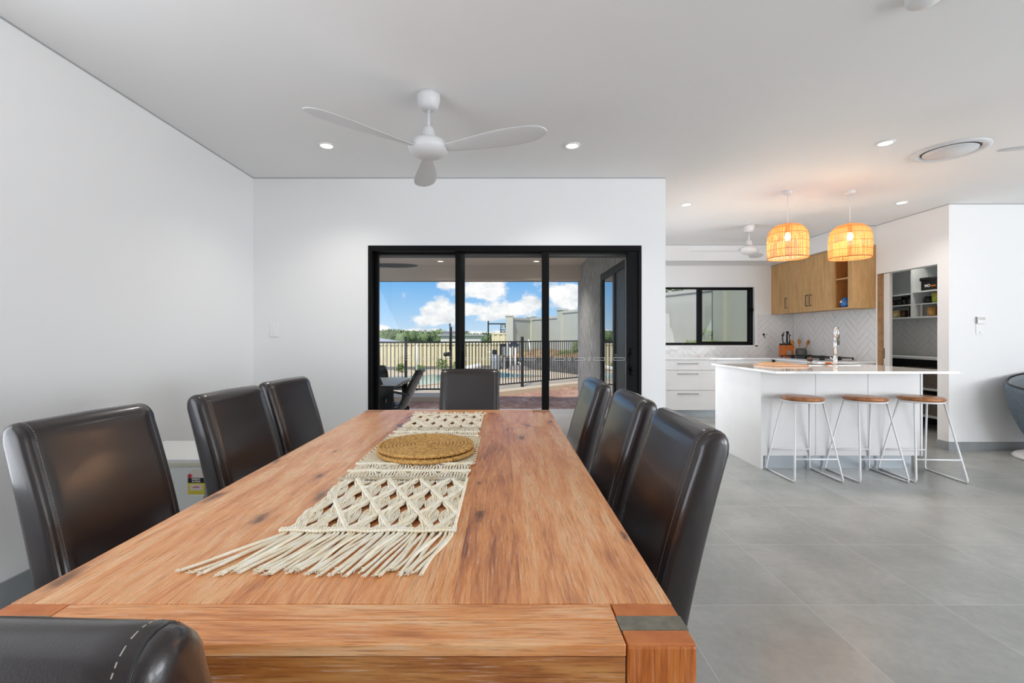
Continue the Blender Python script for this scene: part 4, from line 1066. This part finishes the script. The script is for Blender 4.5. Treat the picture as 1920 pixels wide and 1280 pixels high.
    def fringe(end):
        b = MB(); n_ = 50
        for i in range(n_):
            x0 = (i + .5) / n_ * RWd - RWd / 2
            if end == 0:
                Lf = .165 + rn.uniform(-.018, .012); lean = -.035 - .0 + (-.03 if i < 3 else 0) * 1.2 + rn.uniform(-.012, .012) - .028 * (1 - i / n_)
                y0, sg = 0, -1
            else:
                Lf = .055 + rn.uniform(-.035, .03); lean = rn.uniform(-.02, .02); y0, sg = L, 1
            a, c_ = rn.uniform(-1, 1), rn.uniform(0, 6); pts = []
            lift = rn.choice((0, 0, .0045))
            for q in range(19):
                f = q / 18
                pts.append((x0 + lean * f ** 1.2 + .006 * a * math.sin(f * 5 + c_), y0 + sg * Lf * f, .0032 + lift * math.sin(PI * min(1, f * 1.25)) + (.003 if q == 0 else 0) + (.01 * abs(math.sin(f * 6 + c_)) if end else 0)))
            pts = resample(pts, .0035); rope(b, pts, .0033 if end == 0 else .003, 7)
            e = Vector(pts[-1]); d = (Vector(pts[-1]) - Vector(pts[-3])).normalized()
            for q in range(9):     # frayed tip
                v = d * rn.uniform(.003, .009) + Vector((rn.uniform(-.006, .006), rn.uniform(-.004, .004), rn.uniform(-.002, .005)))
                b.tube([e, e + v], [.0016, .0005], 4)
        return b.build('fringe', 'cord', t)
    fringe(0); fringe(1)
    return t
runner()

def placemat(label, x, y, z, rz, seed):
    rn = random.Random(seed); b = MB(); t = thing('placemat', label, 'placemat', (x, y, z), rz, 'round woven placemats')
    Rm = .170; turns = 13; pitch = Rm / turns
    pts = []; th = 0
    while True:
        r = pitch * (th / (2 * PI)) + .002
        if r > Rm - .006: break
        pts.append((r * math.cos(th), r * math.sin(th), .0075 + .0015 * math.sin(th * 3 + seed)))
        th += .004 / max(r, .008)
    b.tube(pts, .0068, 8, rf=lambda s, a: .0066 * (1 + .22 * math.sin(s * 330 + 2 * a)))
    b.build('woven_coil', 'gold', t)
    bb = MB(); n_ = 260
    for k in (0, 1):
        bb.tube([((Rm - .003 + .003 * math.sin(2 * PI * i / n_ * 46 + k * PI)) * math.cos(2 * PI * i / n_), (Rm - .003 + .003 * math.sin(2 * PI * i / n_ * 46 + k * PI)) * math.sin(2 * PI * i / n_), .0075 + .003 * math.cos(2 * PI * i / n_ * 46 + k * PI)) for i in range(n_)], .0048, 7, closed=True)
    bb.build('braided_edge', 'gold', t)
placemat('lower round golden woven placemat, under the other on the runner', -.276, 1.668, TZ + .012, 0, 1)
placemat('upper round golden woven placemat resting on its twin', -.280, 1.680, TZ + .0275, R(20), 2)

# ================================================================== BAR FRIDGE
t = thing('bar_fridge', 'small white fridge with energy rating label against the left wall', 'fridge', (-2.14, 2.50, 0))
boxes('body', 'plastic', t, (0, .54, .02, .42, .02, .53), bevel=.008, seg=3)
boxes('door', 'plastic', t, (.003, .525, -.018, .02, .03, .505), bevel=.006, seg=3)
boxes('top_panel', 'plastic', t, (-.003, .543, -.02, .425, .515, .54), bevel=.006, seg=3)
boxes('trim_strip', 'beige', t, (.0, .53, -.023, .0, .500, .522), bevel=.003)
lx, lz = .487, .44
lb = part('energy_label', 'labelw', t, lambda b: b.prism([(.045 * math.cos(a), .045 * math.sin(a)) for a in [PI * i / 16 for i in range(17)]], 0, .001))
lb.rotation_euler = (R(90), 0, 0); lb.location = (lx, -.0185, lz)
boxes('label_heading', 'blackp', t, (lx - .045, lx + .045, -.0200, -.0180, lz - .028, lz))
text_mesh('heading_text', 'ENERGY\nRATING', .0125, 'paper', t, Matrix.Translation((lx, -.0205, lz - .014)) @ Matrix.Rotation(R(90), 4, 'X'))
boxes('label_yellow', 'yellow', t, (lx - .045, lx + .045, -.0200, -.0180, lz - .090, lz - .028)); boxes('label_foot', 'paper', t, (lx - .045, lx + .045, -.0199, -.0180, lz - .098, lz - .090))
boxes('label_window', 'labelw', t, (lx - .033, lx + .033, -.0206, -.0200, lz - .068, lz - .036))
text_mesh('label_digits', '●253●'.replace('●', 'o'), .014, 'red', t, Matrix.Translation((lx, -.021, lz - .050)) @ Matrix.Rotation(R(90), 4, 'X'))
st = part('star_badge', 'red', t, lambda b: b.box(-.010, .010, -.0009, 0, -.010, .010)); st.location = (lx - .034, -.0205, lz + .010); st.rotation_euler = (0, R(30), 0)
part('badge_star', 'paper', st, lambda b: b.prism([((.006 if i % 2 == 0 else .0025) * math.sin(2 * PI * i / 10), (.006 if i % 2 == 0 else .0025) * math.cos(2 * PI * i / 10)) for i in range(9, -1, -1)], 0, .0005)).rotation_euler = (R(90), 0, 0)
for x in (.03, .51):
    for y in (.04, .40): part('foot', 'blackp', t, lambda b: b.cyl((x, y, 0), .015, .025))

# ================================================================== TUB CHAIR at right edge
t = thing('tub_chair', 'blue-grey fabric swivel tub chair at the right edge', 'armchair', (5.42, 4.40, 0))
def shell(b, rs, flip=1):
    n = 40; vs = []; fs = []
    rows = [(0, .16, .10), (.12, .26, .16), (.35, .315, .26), (.60, .385, .42), (.82, .415, .58), (.93, .425, .66), (1, .415, .70)]
    for (f, r, z) in rows:
        for k in range(n):
            a = 2 * PI * k / n; back = .5 + .5 * math.cos(a - R(35)); zz = z + (f ** 2) * .14 * back - (f ** 2) * .03 * (1 - back)
            vs.append(((r - rs) * math.cos(a), (r - rs) * math.sin(a), zz + (.02 if rs else 0) * (1 - f)))
    for j in range(len(rows) - 1):
        for k in range(n): fs.append((j * n + k, j * n + (k + 1) % n, (j + 1) * n + (k + 1) % n, (j + 1) * n + k))
    fs.append(tuple(range(n - 1, -1, -1)))
    b.add(vs, fs, True)
o = part('outer_shell', 'fabric', t, lambda b: shell(b, 0)); md = o.modifiers.new('s', 'SOLIDIFY'); md.thickness = .02; md.offset = -1
o = part('inner_lining', 'fabricin', t, lambda b: shell(b, .03)); md = o.modifiers.new('s', 'SOLIDIFY'); md.thickness = .012; md.offset = 1
part('seat_cushion', 'fabricin', t, lambda b: b.lathe([(.0001, .36), (.28, .36), (.31, .39), (.31, .44), (.27, .47), (.0001, .48)], n=32))
part('piping', 'blackp', t, lambda b: b.tube([((.410) * math.cos(2 * PI * k / 48), .410 * math.sin(2 * PI * k / 48), .708 + .14 * (.5 + .5 * math.cos(2 * PI * k / 48 - R(35))) - .03 * (.5 - .5 * math.cos(2 * PI * k / 48 - R(35)))) for k in range(48)], .009, 8, closed=True))
part('swivel_base', 'whitemetal', t, lambda b: b.lathe([(.37, 0), (.38, .012), (.36, .035), (.25, .06), (.10, .08), (.06, .11), (.06, .13)], n=40))

# ================================================================== OUTSIDE
GZ = -.10
struct('patio_slab', 'slab', [(-6, 1.30, 4.2, 7.75, -.12, -.015)])
def heights(b, x0, x1, y0, y1, nx, ny, f, mi=0):
    vs = [(x0 + (x1 - x0) * i / nx, y0 + (y1 - y0) * j / ny, f(x0 + (x1 - x0) * i / nx, y0 + (y1 - y0) * j / ny)) for j in range(ny + 1) for i in range(nx + 1)]
    b.add(vs, [(j * (nx + 1) + i, j * (nx + 1) + i + 1, (j + 1) * (nx + 1) + i + 1, (j + 1) * (nx + 1) + i) for j in range(ny) for i in range(nx)], True, mi)
nz_ = lambda x, y, s=1.0, a=.05: a * noise.fractal(Vector((x * s, y * s, 3.3)), 1.0, 2.0, 5)
struct('dirt_yard', 'dirt', lambda b: heights(b, -9, 6.5, 7.7, 13.5, 110, 44, lambda x, y: -.20 + nz_(x, y, 2.2, .025)))
# pool surround, following the fence
surround = [(-9, 9.95), (-1.05, 9.95), (.1, 11.0), (2.3, 13.1), (4.2, 15.2), (3.0, 19), (-9, 19)]
struct('pool_paving', 'conc', lambda b: b.prism(surround, -.34, GZ), 0)
pool = [(-7, 11.55), (-2.5, 11.6), (-1.7, 12.7), (-.13, 14.0), (1.35, 15.1), (.6, 15.9), (-.16, 17.0), (-2.1, 15.75), (-4.0, 14.6), (-7, 14.2)]
pw = MB(); pw.prism(pool, GZ + .002, GZ + .012); tag(pw.build('swimming_pool', 'water'), 'turquoise swimming pool behind the black fence', 'pool')
cp = MB()
ring = [Vector((x, y, GZ + .012)) for x, y in pool]; cp.tube(ring, .03, 6, closed=True); cp.build('pool_edge', 'conc', bpy.data.objects['swimming_pool'])

def fence_run(name, label, P0, P1, n, group=None, z0=None, z1=1.09, posts=(0, 1)):
    P0, P1 = Vector((*P0, 0)), Vector((*P1, 0)); t = thing(name, label, 'fence', (P0.x, P0.y, GZ), math.atan2(P1.y - P0.y, P1.x - P0.x), group)
    L = (P1 - P0).length; hh = z1 - GZ
    boxes('top_rail', 'fence', t, (0, L, -.018, .018, hh - .032, hh)); boxes('bottom_rail', 'fence', t, (0, L, -.018, .018, .095, .127))
    for i in range(1, n): boxes('picket', 'fence', t, (L * i / n - .008, L * i / n + .008, -.008, .008, .127, hh - .03))
    for q in posts: boxes('post', 'fence', t, (L * q - .028, L * q + .028, -.028, .028, 0, hh + .11 if q else hh + .11))
    return t
fence_run('pool_fence', 'black pool fence panel at far left behind the outdoor table', (-4.6, 10.44), (-2.20, 10.44), 28, 'black pool fence panels', posts=(1,))
gt = fence_run('pool_gate', 'black pool gate between two tall posts in the left pane', (-2.16, 10.44), (-1.21, 10.44), 11, posts=())
part('gate_latch', 'fence', gt, lambda b: (b.box(.90, .97, -.05, .05, .86, .95), b.sphere((.86, -.03, .90), .05)))
gp = boxes('gate_post', 'fence', None, (-1.21, -1.155, 10.41, 10.47, GZ, 1.42)); tag(gp, 'tall black gate post beside the left door stile', 'post')
part('latch_rod', 'fence', gp, lambda b: b.tube([(-1.20, 10.40, .9), (-1.185, 10.40, 1.35), (-1.2, 10.40, 1.5)], .02))
fence_run('pool_fence', 'black pool fence panel seen through the middle pane', (-1.15, 10.46), (.50, 11.93), 23, 'black pool fence panels', posts=(1,))
fence_run('pool_fence', 'black pool fence panel running to the textured wall', (.53, 11.96), (2.30, 13.6), 26, 'black pool fence panels', posts=())
fence_run('pool_fence', 'black pool fence panel behind the textured wall', (2.33, 13.63), (4.1, 15.2), 26, 'black pool fence panels')

# cream sheet fence behind the pool
def sheet_fence(label, P0, P1, z0, z1, wave=.2):
    P0, P1 = Vector((*P0, 0)), Vector((*P1, 0)); L = (P1 - P0).length
    t = thing('sheet_fence', label, 'fence', (P0.x, P0.y, 0), math.atan2(P1.y - P0.y, P1.x - P0.x))
    b = MB(); n = int(L / wave); pts = []
    for i in range(n):
        x = L * i / n; s = L / n
        pts += [(x, 0), (x + s * .40, 0), (x + s * .55, .035), (x + s * .85, .035)]
    pts.append((L, 0)); vs = [(x, y, z) for z in (z0, z1 - .04) for x, y in pts]; m = len(pts)
    b.add(vs, [(i, i + 1, m + i + 1, m + i) for i in range(m - 1)]); o = b.build('sheeting', 'creamfence', t); md = o.modifiers.new('s', 'SOLIDIFY'); md.thickness = .004
    boxes('rail', 'creamfence', t, (0, L, -.02, .055, z1 - .06, z1))
    return t
sheet_fence('long cream corrugated steel fence behind the pool', (-9, 17.6), (.0, 19.3), -.05, .93)
sheet_fence('short taller cream steel fence left of the boundary wall pier', (-.48, 19.6), (.45, 19.4), -.1, 1.36)
tag(boxes('garden_sleeper', 'sleeper', None, (-9, -.3, 0, .12, GZ, .02), loc=(0, 0, 0)), 'low grey sleeper edging along the cream fence', 'edging')
sl = bpy.data.objects['garden_sleeper']; sl.location = (0, 18.85, 0); sl.rotation_euler = (0, 0, math.atan2(1.7, 9))

# boundary wall with piers
def wall_seg(P0, P1, z0, z1, zc=.09):
    P0, P1 = Vector((*P0, 0)), Vector((*P1, 0)); L = (P1 - P0).length
    return P0, L, math.atan2(P1.y - P0.y, P1.x - P0.x), z0, z1, zc
bw = thing('boundary_wall', 'tall grey-green rendered boundary wall with piers', 'wall', (0, 0, 0))
WP = [(.27, 19.2), (1.27, 20.7), (2.34, 18.2), (3.33, 15.84), (4.32, 13.49), (5.31, 11.13), (6.30, 8.77), (7.3, 6.4)]
WT = [1.98, 2.00, 2.18, 2.30, 2.40, 2.62, 2.8]
for i in range(7):
    P0, L, a, z0, z1, zc = wall_seg(WP[i], WP[i + 1], -.3, WT[i])
    o = boxes('wall_panel', 'wallstone', bw, (0, L, -.04, .04, z0, z1)); o.location = P0; o.rotation_euler = (0, 0, a)
    o2 = boxes('capping', 'wallcap', o, (0, L, -.07, .07, z1 - .06, z1 + .03))
for i, (x, y) in enumerate(WP):
    zt = max(WT[max(0, i - 1)], WT[min(i, 6)]) + .06
    o = boxes('pier', 'wallstone', bw, (-.15, .15, -.15, .15, -.3, zt)); o.location = (x, y, 0); o.rotation_euler = (0, 0, R(-67) if i > 1 else R(50) if i else 0)
    boxes('pier_cap', 'wallcap', o, (-.18, .18, -.18, .18, zt, zt + .06))
# retaining wall and bank
RP = [(-.30, 19.0), (.39, 18.7), (1.53, 17.9), (2.63, 15.7), (4.0, 12.4), (4.9, 8.6)]
RT = [.30, .36, .38, .50, .80, .90]
rw = thing('retaining_wall', 'dark stone block retaining wall beyond the fence', 'wall', (0, 0, 0))
for i in range(5):
    a, c_ = Vector((*RP[i], 0)), Vector((*RP[i + 1], 0)); dr = (c_ - a).normalized(); nn = Vector((dr.y, -dr.x, 0)) * -1
    b = MB(); rn = random.Random(i); L = (c_ - a).length; n = max(2, int(L / .45)); mm = 26
    rows = 7; vs = []; fs = []
    for j in range(rows + 1):
        for k in range(mm + 1):
            f = k / mm; p = a.lerp(c_, f); zt = RT[i] + (RT[i + 1] - RT[i]) * f; z = -.32 + (zt + .32) * j / rows
            q = p + nn * (.05 * (j / rows) + .05 * noise.noise(Vector((p.x * 2.3, p.y * 2.3, z * 5))))
            vs.append((q.x, q.y, z))
    for j in range(rows):
        for k in range(mm): fs.append((j * (mm + 1) + k, j * (mm + 1) + k + 1, (j + 1) * (mm + 1) + k + 1, (j + 1) * (mm + 1) + k))
    b.add(vs, fs); o = b.build('stone_course', 'rock', rw); md = o.modifiers.new('s', 'SOLIDIFY'); md.thickness = .12; md.offset = 0
def bankmesh(b):
    m = 60; vs = []; fs = []; K = 8
    for i in range(m + 1):
        f = i / m * 4.999; k = int(f); q = f - k
        r = Vector(RP[k]).lerp(Vector(RP[k + 1]), q); zr = RT[k] + (RT[k + 1] - RT[k]) * q
        wk = [(.5, 19.7), (.9, 19.9), (2.1, 18.9), (3.38, 15.84), (4.7, 12.6), (6.6, 8.2)]
        w_ = Vector(wk[k]).lerp(Vector(wk[k + 1]), q); zw = [.6, .66, .72, .80, 1.02, 1.05]; zz = zw[k] + (zw[k + 1] - zw[k]) * q
        for j in range(K + 1):
            g_ = j / K; p = r.lerp(w_, g_); vs.append((p.x, p.y, zr - .03 + (zz - zr) * g_ ** .7 + nz_(p.x, p.y, 2.5, .04)))
    for i in range(m):
        for j in range(K): fs.append((i * (K + 1) + j, i * (K + 1) + j + 1, (i + 1) * (K + 1) + j + 1, (i + 1) * (K + 1) + j))
    b.add(vs, fs, True)
struct('garden_bank', 'bank', bankmesh)
def leafy(name, label, cat, x, y, z, h, r, n, seed, group=None, m='leaf', ls=.05, grass=False):
    rn = random.Random(seed); t = thing(name, label, cat, (x, y, z), 0, group); b = MB()
    for i in range(n):
        if grass:
            a = rn.uniform(0, 2 * PI); rr = rn.uniform(0, r); hh = h * rn.uniform(.4, 1); px, py = rr * math.cos(a), rr * math.sin(a); lx_, ly = rn.uniform(-.3, .3) * hh, rn.uniform(-.2, .2) * hh
            w_ = .008; b.add([(px - w_, py, 0), (px + w_, py, 0), (px + lx_ * .5 + w_ * .7, py + ly * .5, hh * .6), (px + lx_, py + ly, hh), (px + lx_ * .5 - w_ * .7, py + ly * .5, hh * .6)], [(0, 1, 2, 4), (4, 2, 3)])
        else:
            a = rn.uniform(0, 2 * PI); u = rn.uniform(0, 1); rr = r * rn.random() ** .5 * (1 - .35 * u); p = Vector((rr * math.cos(a), rr * math.sin(a), h * (.15 + .85 * u)))
            d = Vector((rn.gauss(0, 1), rn.gauss(0, 1), rn.gauss(.3, .7))).normalized() * ls; s = d.orthogonal().normalized() * ls * .35
            b.add([p, p + d * .5 + s, p + d, p + d * .5 - s], [(0, 1, 2, 3)])
    b.build('foliage', m, t)
    sb = MB()
    for i in range(5): sb.tube([(0, 0, -.05), (r * .4 * math.cos(i * 1.3), r * .4 * math.sin(i * 1.3), h * .8)], .006, 5)
    sb.build('stems', 'trunk', t)
for i, (x, y, h, r, lb) in enumerate(((-3.75, 15.4, .28, .2, 'low green weed left of the white pole beside the pool'), (-2.35, 16.3, .42, .3, 'leafy green weed clump right of the white pole'), (-1.75, 16.4, .32, .25, 'smaller green weed near the gate post, by the cream fence'), (-3.1, 15.7, .2, .25, 'grassy tuft at the base of the cream fence'))):
    leafy('garden_weed', lb, 'plant', x, y + 1.5, -.1, h, r, 380, i + 5, ls=.06)
leafy('garden_shrub', 'green shrub on the bank seen through the right pane', 'shrub', 2.75, 16.6, .50, .5, .33, 520, 31, ls=.07)
leafy('garden_shrub', 'low leafy shrub on the bank edge beyond the fence', 'shrub', 2.35, 17.2, .44, .25, .35, 320, 32, ls=.055)
leafy('garden_weed', 'leafy weed against the boundary wall pier outside the kitchen window', 'plant', 5.02, 11.40, .98, .40, .22, 240, 41, ls=.05)
leafy('grass_tuft', 'tall grass tuft outside the kitchen window, below the leafy weed', 'grass', 4.90, 11.2, .98, .17, .45, 420, 42, grass=True)
leafy('grass_tuft', 'sparse grass tuft at the right of the kitchen window pane', 'grass', 5.30, 10.95, .98, .14, .25, 120, 44, grass=True)
def sheetm(b):
    m = 24; vs = []; fs = []
    for i in range(m + 1):
        f = i / m; x = 2.55 + .95 * f; y = 17.0 - 1.9 * f
        for j in range(4): vs.append((x + .12 * j, y + .05 * j, .60 + .03 * j + .10 * f + .05 * noise.noise(Vector((x * 6, j * 2.0, 0)))))
    for i in range(m):
        for j in range(3): fs.append((i * 4 + j, i * 4 + j + 1, (i + 1) * 4 + j + 1, (i + 1) * 4 + j))
    b.add(vs, fs, True)
o = part('plastic_sheet', 'sheet', None, sheetm); tag(o, 'crumpled white plastic sheet lying along the top of the bank', 'sheet'); md = o.modifiers.new('s', 'SOLIDIFY'); md.thickness = .03
# far items
tag(part('umbrella_pole', 'pipe', None, lambda b: b.cyl((-2.93, 15.6, GZ), .032, 1.02, 12)), 'white pole standing at the far pool edge', 'pole')
t = thing('pool_filter', 'grey pool filter tank with black control box on top', 'pool filter', (-.30, 18.3, GZ))
part('tank', 'tank', t, lambda b: b.lathe([(.20, 0), (.21, .05), (.21, .42), (.17, .54), (.08, .6), (.0001, .61)], n=24)); boxes('valve', 'blackp', t, (-.12, .06, -.08, .08, .6, .78)); part('valve_pipe', 'pipe', t, lambda b: b.tube([(-.12, 0, .68), (-.34, 0, .68)], .03))
t = thing('pool_controller', 'black pool control box on a post beside the filter', 'control box', (.06, 18.4, GZ))
boxes('box', 'blackp', t, (-.16, .08, -.06, .06, .55, 1.02)); boxes('cover', 'tank', t, (-.10, .10, -.075, -.06, .55, .9)); boxes('stand', 'tank', t, (-.04, .04, -.02, .06, 0, .55))
def pipe_(label, pts, r=.035):
    tag(part('pvc_pipe', 'pipe', None, lambda b: b.tube(pts, r, 10)), label, 'pipe', 'white pool pipes')
pipe_('white vertical pool pipe nearest the filter', [(.30, 18.0, GZ), (.30, 18.0, .82)], .04)
pipe_('white vertical pool pipe, tallest of the group with dark top', [(.48, 18.0, GZ), (.48, 18.0, .78)], .045)
pipe_('short bent white pool pipe at the ground', [(.66, 18.0, GZ), (.66, 18.0, .17), (.60, 18.0, .2)], .045)
pipe_('thin white pipe leaning against the boundary wall', [(1.18, 18.75, .30), (1.05, 18.9, 1.08)], .03)
pipe_('white pipe lying by the cream fence', [(-1.6, 17.6, GZ + .06), (-.85, 17.7, GZ + .2)], .09)
tag(part('pipe_valve', 'navy', None, lambda b: (b.box(.22, .62, 17.92, 18.08, .82, .92), b.box(.30, .54, 17.95, 18.05, .92, .98))), 'dark blue valve on top of the white pipes', 'valve')
o = part('stone_pile', 'pav', None, lambda b: b.sphere((.62, 17.95, GZ), .42, 24, 12, sz=.45, sy=.7)); tag(o, 'low grey mound of stones at the foot of the retaining wall', 'stone pile')
t = thing('steel_frame', 'dark steel frame post with cross bar left of the boundary wall', 'frame', (-.62, 19.5, 0))
boxes('post', 'fence', t, (-.03, .03, -.03, .03, -.1, 1.87)); boxes('crossbar', 'fence', t, (0, .95, -.02, .02, 1.72, 1.77))
def scr(b):
    rn = random.Random(3)
    for i in range(6):
        for j in range(8):
            if rn.random() < .62: b.box(i * .045, i * .045 + .05, -.01, .01, j * .042, j * .042 + .045)
    b.box(0, .27, -.012, .012, -.01, .01); b.box(0, .27, -.012, .012, .335, .35); b.box(0, .02, -.012, .012, 0, .34)
o = part('laser_cut_screen', 'sleeper', None, scr); o.location = (-.12, 19.7, 1.37); tag(o, 'small dark patterned metal screen against the sky', 'screen')
# neighbour houses and trees
t = thing('neighbour_house', 'neighbour house with pale grey hip roof at far left', 'house', (-13.5, 32, -2.6))
boxes('walls', 'housew', t, (-5, 4.4, 0, 6, 0, 3.4))
part('roof', 'roof', t, lambda b: b.add([(-5.5, -.5, 3.4), (5.0, -.5, 3.4), (5.0, 6.5, 3.4), (-5.5, 6.5, 3.4), (-1.0, 3, 4.35), (.2, 3, 4.35)], [(0, 1, 5, 4), (1, 2, 5), (2, 3, 4, 5), (3, 0, 4), (0, 3, 2, 1)]))
boxes('chimney_flue', 'roof', t, (-3, -2.8, 3, 3.2, 3.9, 4.4))
t = thing('neighbour_house', 'small distant white house between the door stiles', 'house', (-6.2, 62, -4))
boxes('walls', 'housew', t, (-2.2, 3.2, 0, 5, 0, 5.35)); boxes('roof', 'roof', t, (-2.6, 3.6, -.4, 5.2, 5.35, 5.5)); boxes('upper_storey', 'housew', t, (-2, .8, 1, 4, 5.5, 5.9)); boxes('upper_roof', 'roof', t, (-2.3, 1.2, .6, 4.4, 5.9, 6.02))
struct('distant_ground', 'grassg', [(-200, 200, 21, 400, -4.2, -4.0)])
rnt = random.Random(11)
ORD = 'first second third fourth fifth sixth seventh eighth ninth tenth eleventh twelfth thirteenth fourteenth fifteenth sixteenth seventeenth eighteenth'.split()
def tree(label, x, y, h, r, seed):
    t = thing('tree', label, 'tree', (x, y, -4), 0, 'distant tree line')
    b = MB(); rn = random.Random(seed)
    for i in range(rn.randint(5, 8)):
        c_ = Vector((rn.uniform(-r, r) * .75, rn.uniform(-r, r) * .5, h - rn.uniform(.3, 1.1) * r)); rr = r * rn.uniform(.3, .55); n, m_ = 12, 9; vs = []
        base = len(b.v)
        b.sphere(c_, rr, n, m_)
        for k in range(base, len(b.v)):
            v = Vector(b.v[k]); d = (v - c_); v = c_ + d * (1 + .55 * noise.noise(v * 1.7)); b.v[k] = tuple(v)
    for i in range(380):
        a = rn.uniform(0, 2 * PI); rr = r * rn.uniform(.3, 1.0); z = h - r * rn.uniform(-.1, 1.3); p = Vector((rr * math.cos(a), rr * math.sin(a) * .6, z)); d = Vector((rn.gauss(0, 1), rn.gauss(0, 1), rn.gauss(0, 1))).normalized() * .3; s = d.orthogonal() * .5
        b.add([p, p + d * .5 + s, p + d, p + d * .5 - s], [(0, 1, 2, 3)])
    b.build('crown', 'tree', t)
    sb = MB(); sb.tube([(0, 0, 0), (0, 0, h - r)], [.25, .14], 8); sb.build('trunk', 'trunk', t)
for i in range(18):
    px = 690 + i * 10.2; Yd = 100 + rnt.uniform(-8, 8); ztop = (.8 - .3 * i / 18 + rnt.uniform(-.2, .3)) * Yd / 100 * 1.25 + 1.2
    tree('green tree in the far tree line behind the cream fence, %s from the left' % ORD[i], (px - 943) / 863 * Yd, Yd, ztop + 4, 2.1 + rnt.uniform(-.3, .6), i)
for i, px in enumerate((868, 880, 893, 905, 916)):
    tree('low distant tree behind the small white house, %s from the left' % ORD[i], (px - 943) / 863 * 110, 110, 5.75 + rnt.uniform(-.2, .3), 1.8, 50 + i)
def bigtree(): 
    leafy('tree', 'leafy tree top above the boundary wall outside the kitchen window', 'tree', 5.35, 14.9, 0, 3.15, 1.0, 2600, 77, m='tree', ls=.12)
bigtree()

# patio roof
struct('patio_ceiling', 'soffit', [(-6, 1.30, 4.295, 7.7, 2.40, 2.5)])
struct('patio_beam', 'beam', [(-6, 1.30, 7.7, 7.95, 2.155, 2.5)])
struct('patio_fascia', 'charcoal', [(-6, 1.30, 7.95, 7.99, 2.15, 2.55)])
struct('roof', 'roof', [(-8, 10, -6.5, 8.1, 2.76, 2.85)])  # unseen slab over the house, overhang added to keep the sun out

# outdoor table and chairs
t = thing('outdoor_table', 'outdoor table with pale glass top on the patio', 'table', (-1.75, 5.0, -.015))
boxes('table_top', 'tabglass', t, (-.85, .68, -.42, .42, .725, .735), bevel=.002); boxes('frame', 'ply', t, (-.83, .66, -.40, .40, .69, .724))
for x in (-.80, .58):
    for y in (-.38, .33): boxes('leg', 'ply', t, (x, x + .06, y, y + .06, 0, .69))
def ochair():
    t = thing('outdoor_chair', 'black moulded outdoor chair at the right end of the patio table', 'chair', (-.98, 4.95, -.015), R(180), 'black outdoor chairs')
    b = MB(); m = 12; n = 10; vs = []; fs = []
    for i in range(m + 1):
        f = i / m
        if f < .45: q = f / .45; x, z = .46 - .40 * q, .45 - .03 * math.sin(PI * q)
        else: q = (f - .45) / .55; x, z = .06 - .19 * q ** 1.1, .45 + .42 * q
        for j in range(n + 1):
            u = -1 + 2 * j / n; ww = .235 if f < .8 else .235 - .05 * ((f - .8) / .2) ** 2
            cup = .05 * u * u
            vs.append((x + (cup if f > .45 else 0), u * ww, z + (cup if f <= .45 else 0)))
    for i in range(m):
        for j in range(n): fs.append((i * (n + 1) + j, i * (n + 1) + j + 1, (i + 1) * (n + 1) + j + 1, (i + 1) * (n + 1) + j))
    b.add(vs, fs, True); o = b.build('seat_shell', 'ply', t); md = o.modifiers.new('s', 'SOLIDIFY'); md.thickness = .012
    for x, y, dx in ((.40, .19, .03), (.40, -.19, .03), (.08, .19, -.06), (.08, -.19, -.06)):
        part('leg', 'ply', t, lambda b: b.tube([(x, y, .44), (x + dx, y * 1.1, 0)], .013, 8))
    for y in (-.235, .235): part('armrest', 'ply', t, lambda b: b.tube([(-.02, y, .62), (.15, y, .65), (.32, y, .63), (.36, y, .45)], .012, 8))
    return t
oc = ochair()
dup(oc, (-1.43, 4.62, -.015), R(88), 'black outdoor chair in front of the patio table, left door edge')
dup(oc, (-1.60, 5.45, -.015), R(-90), 'black outdoor chair on the far side of the patio table')
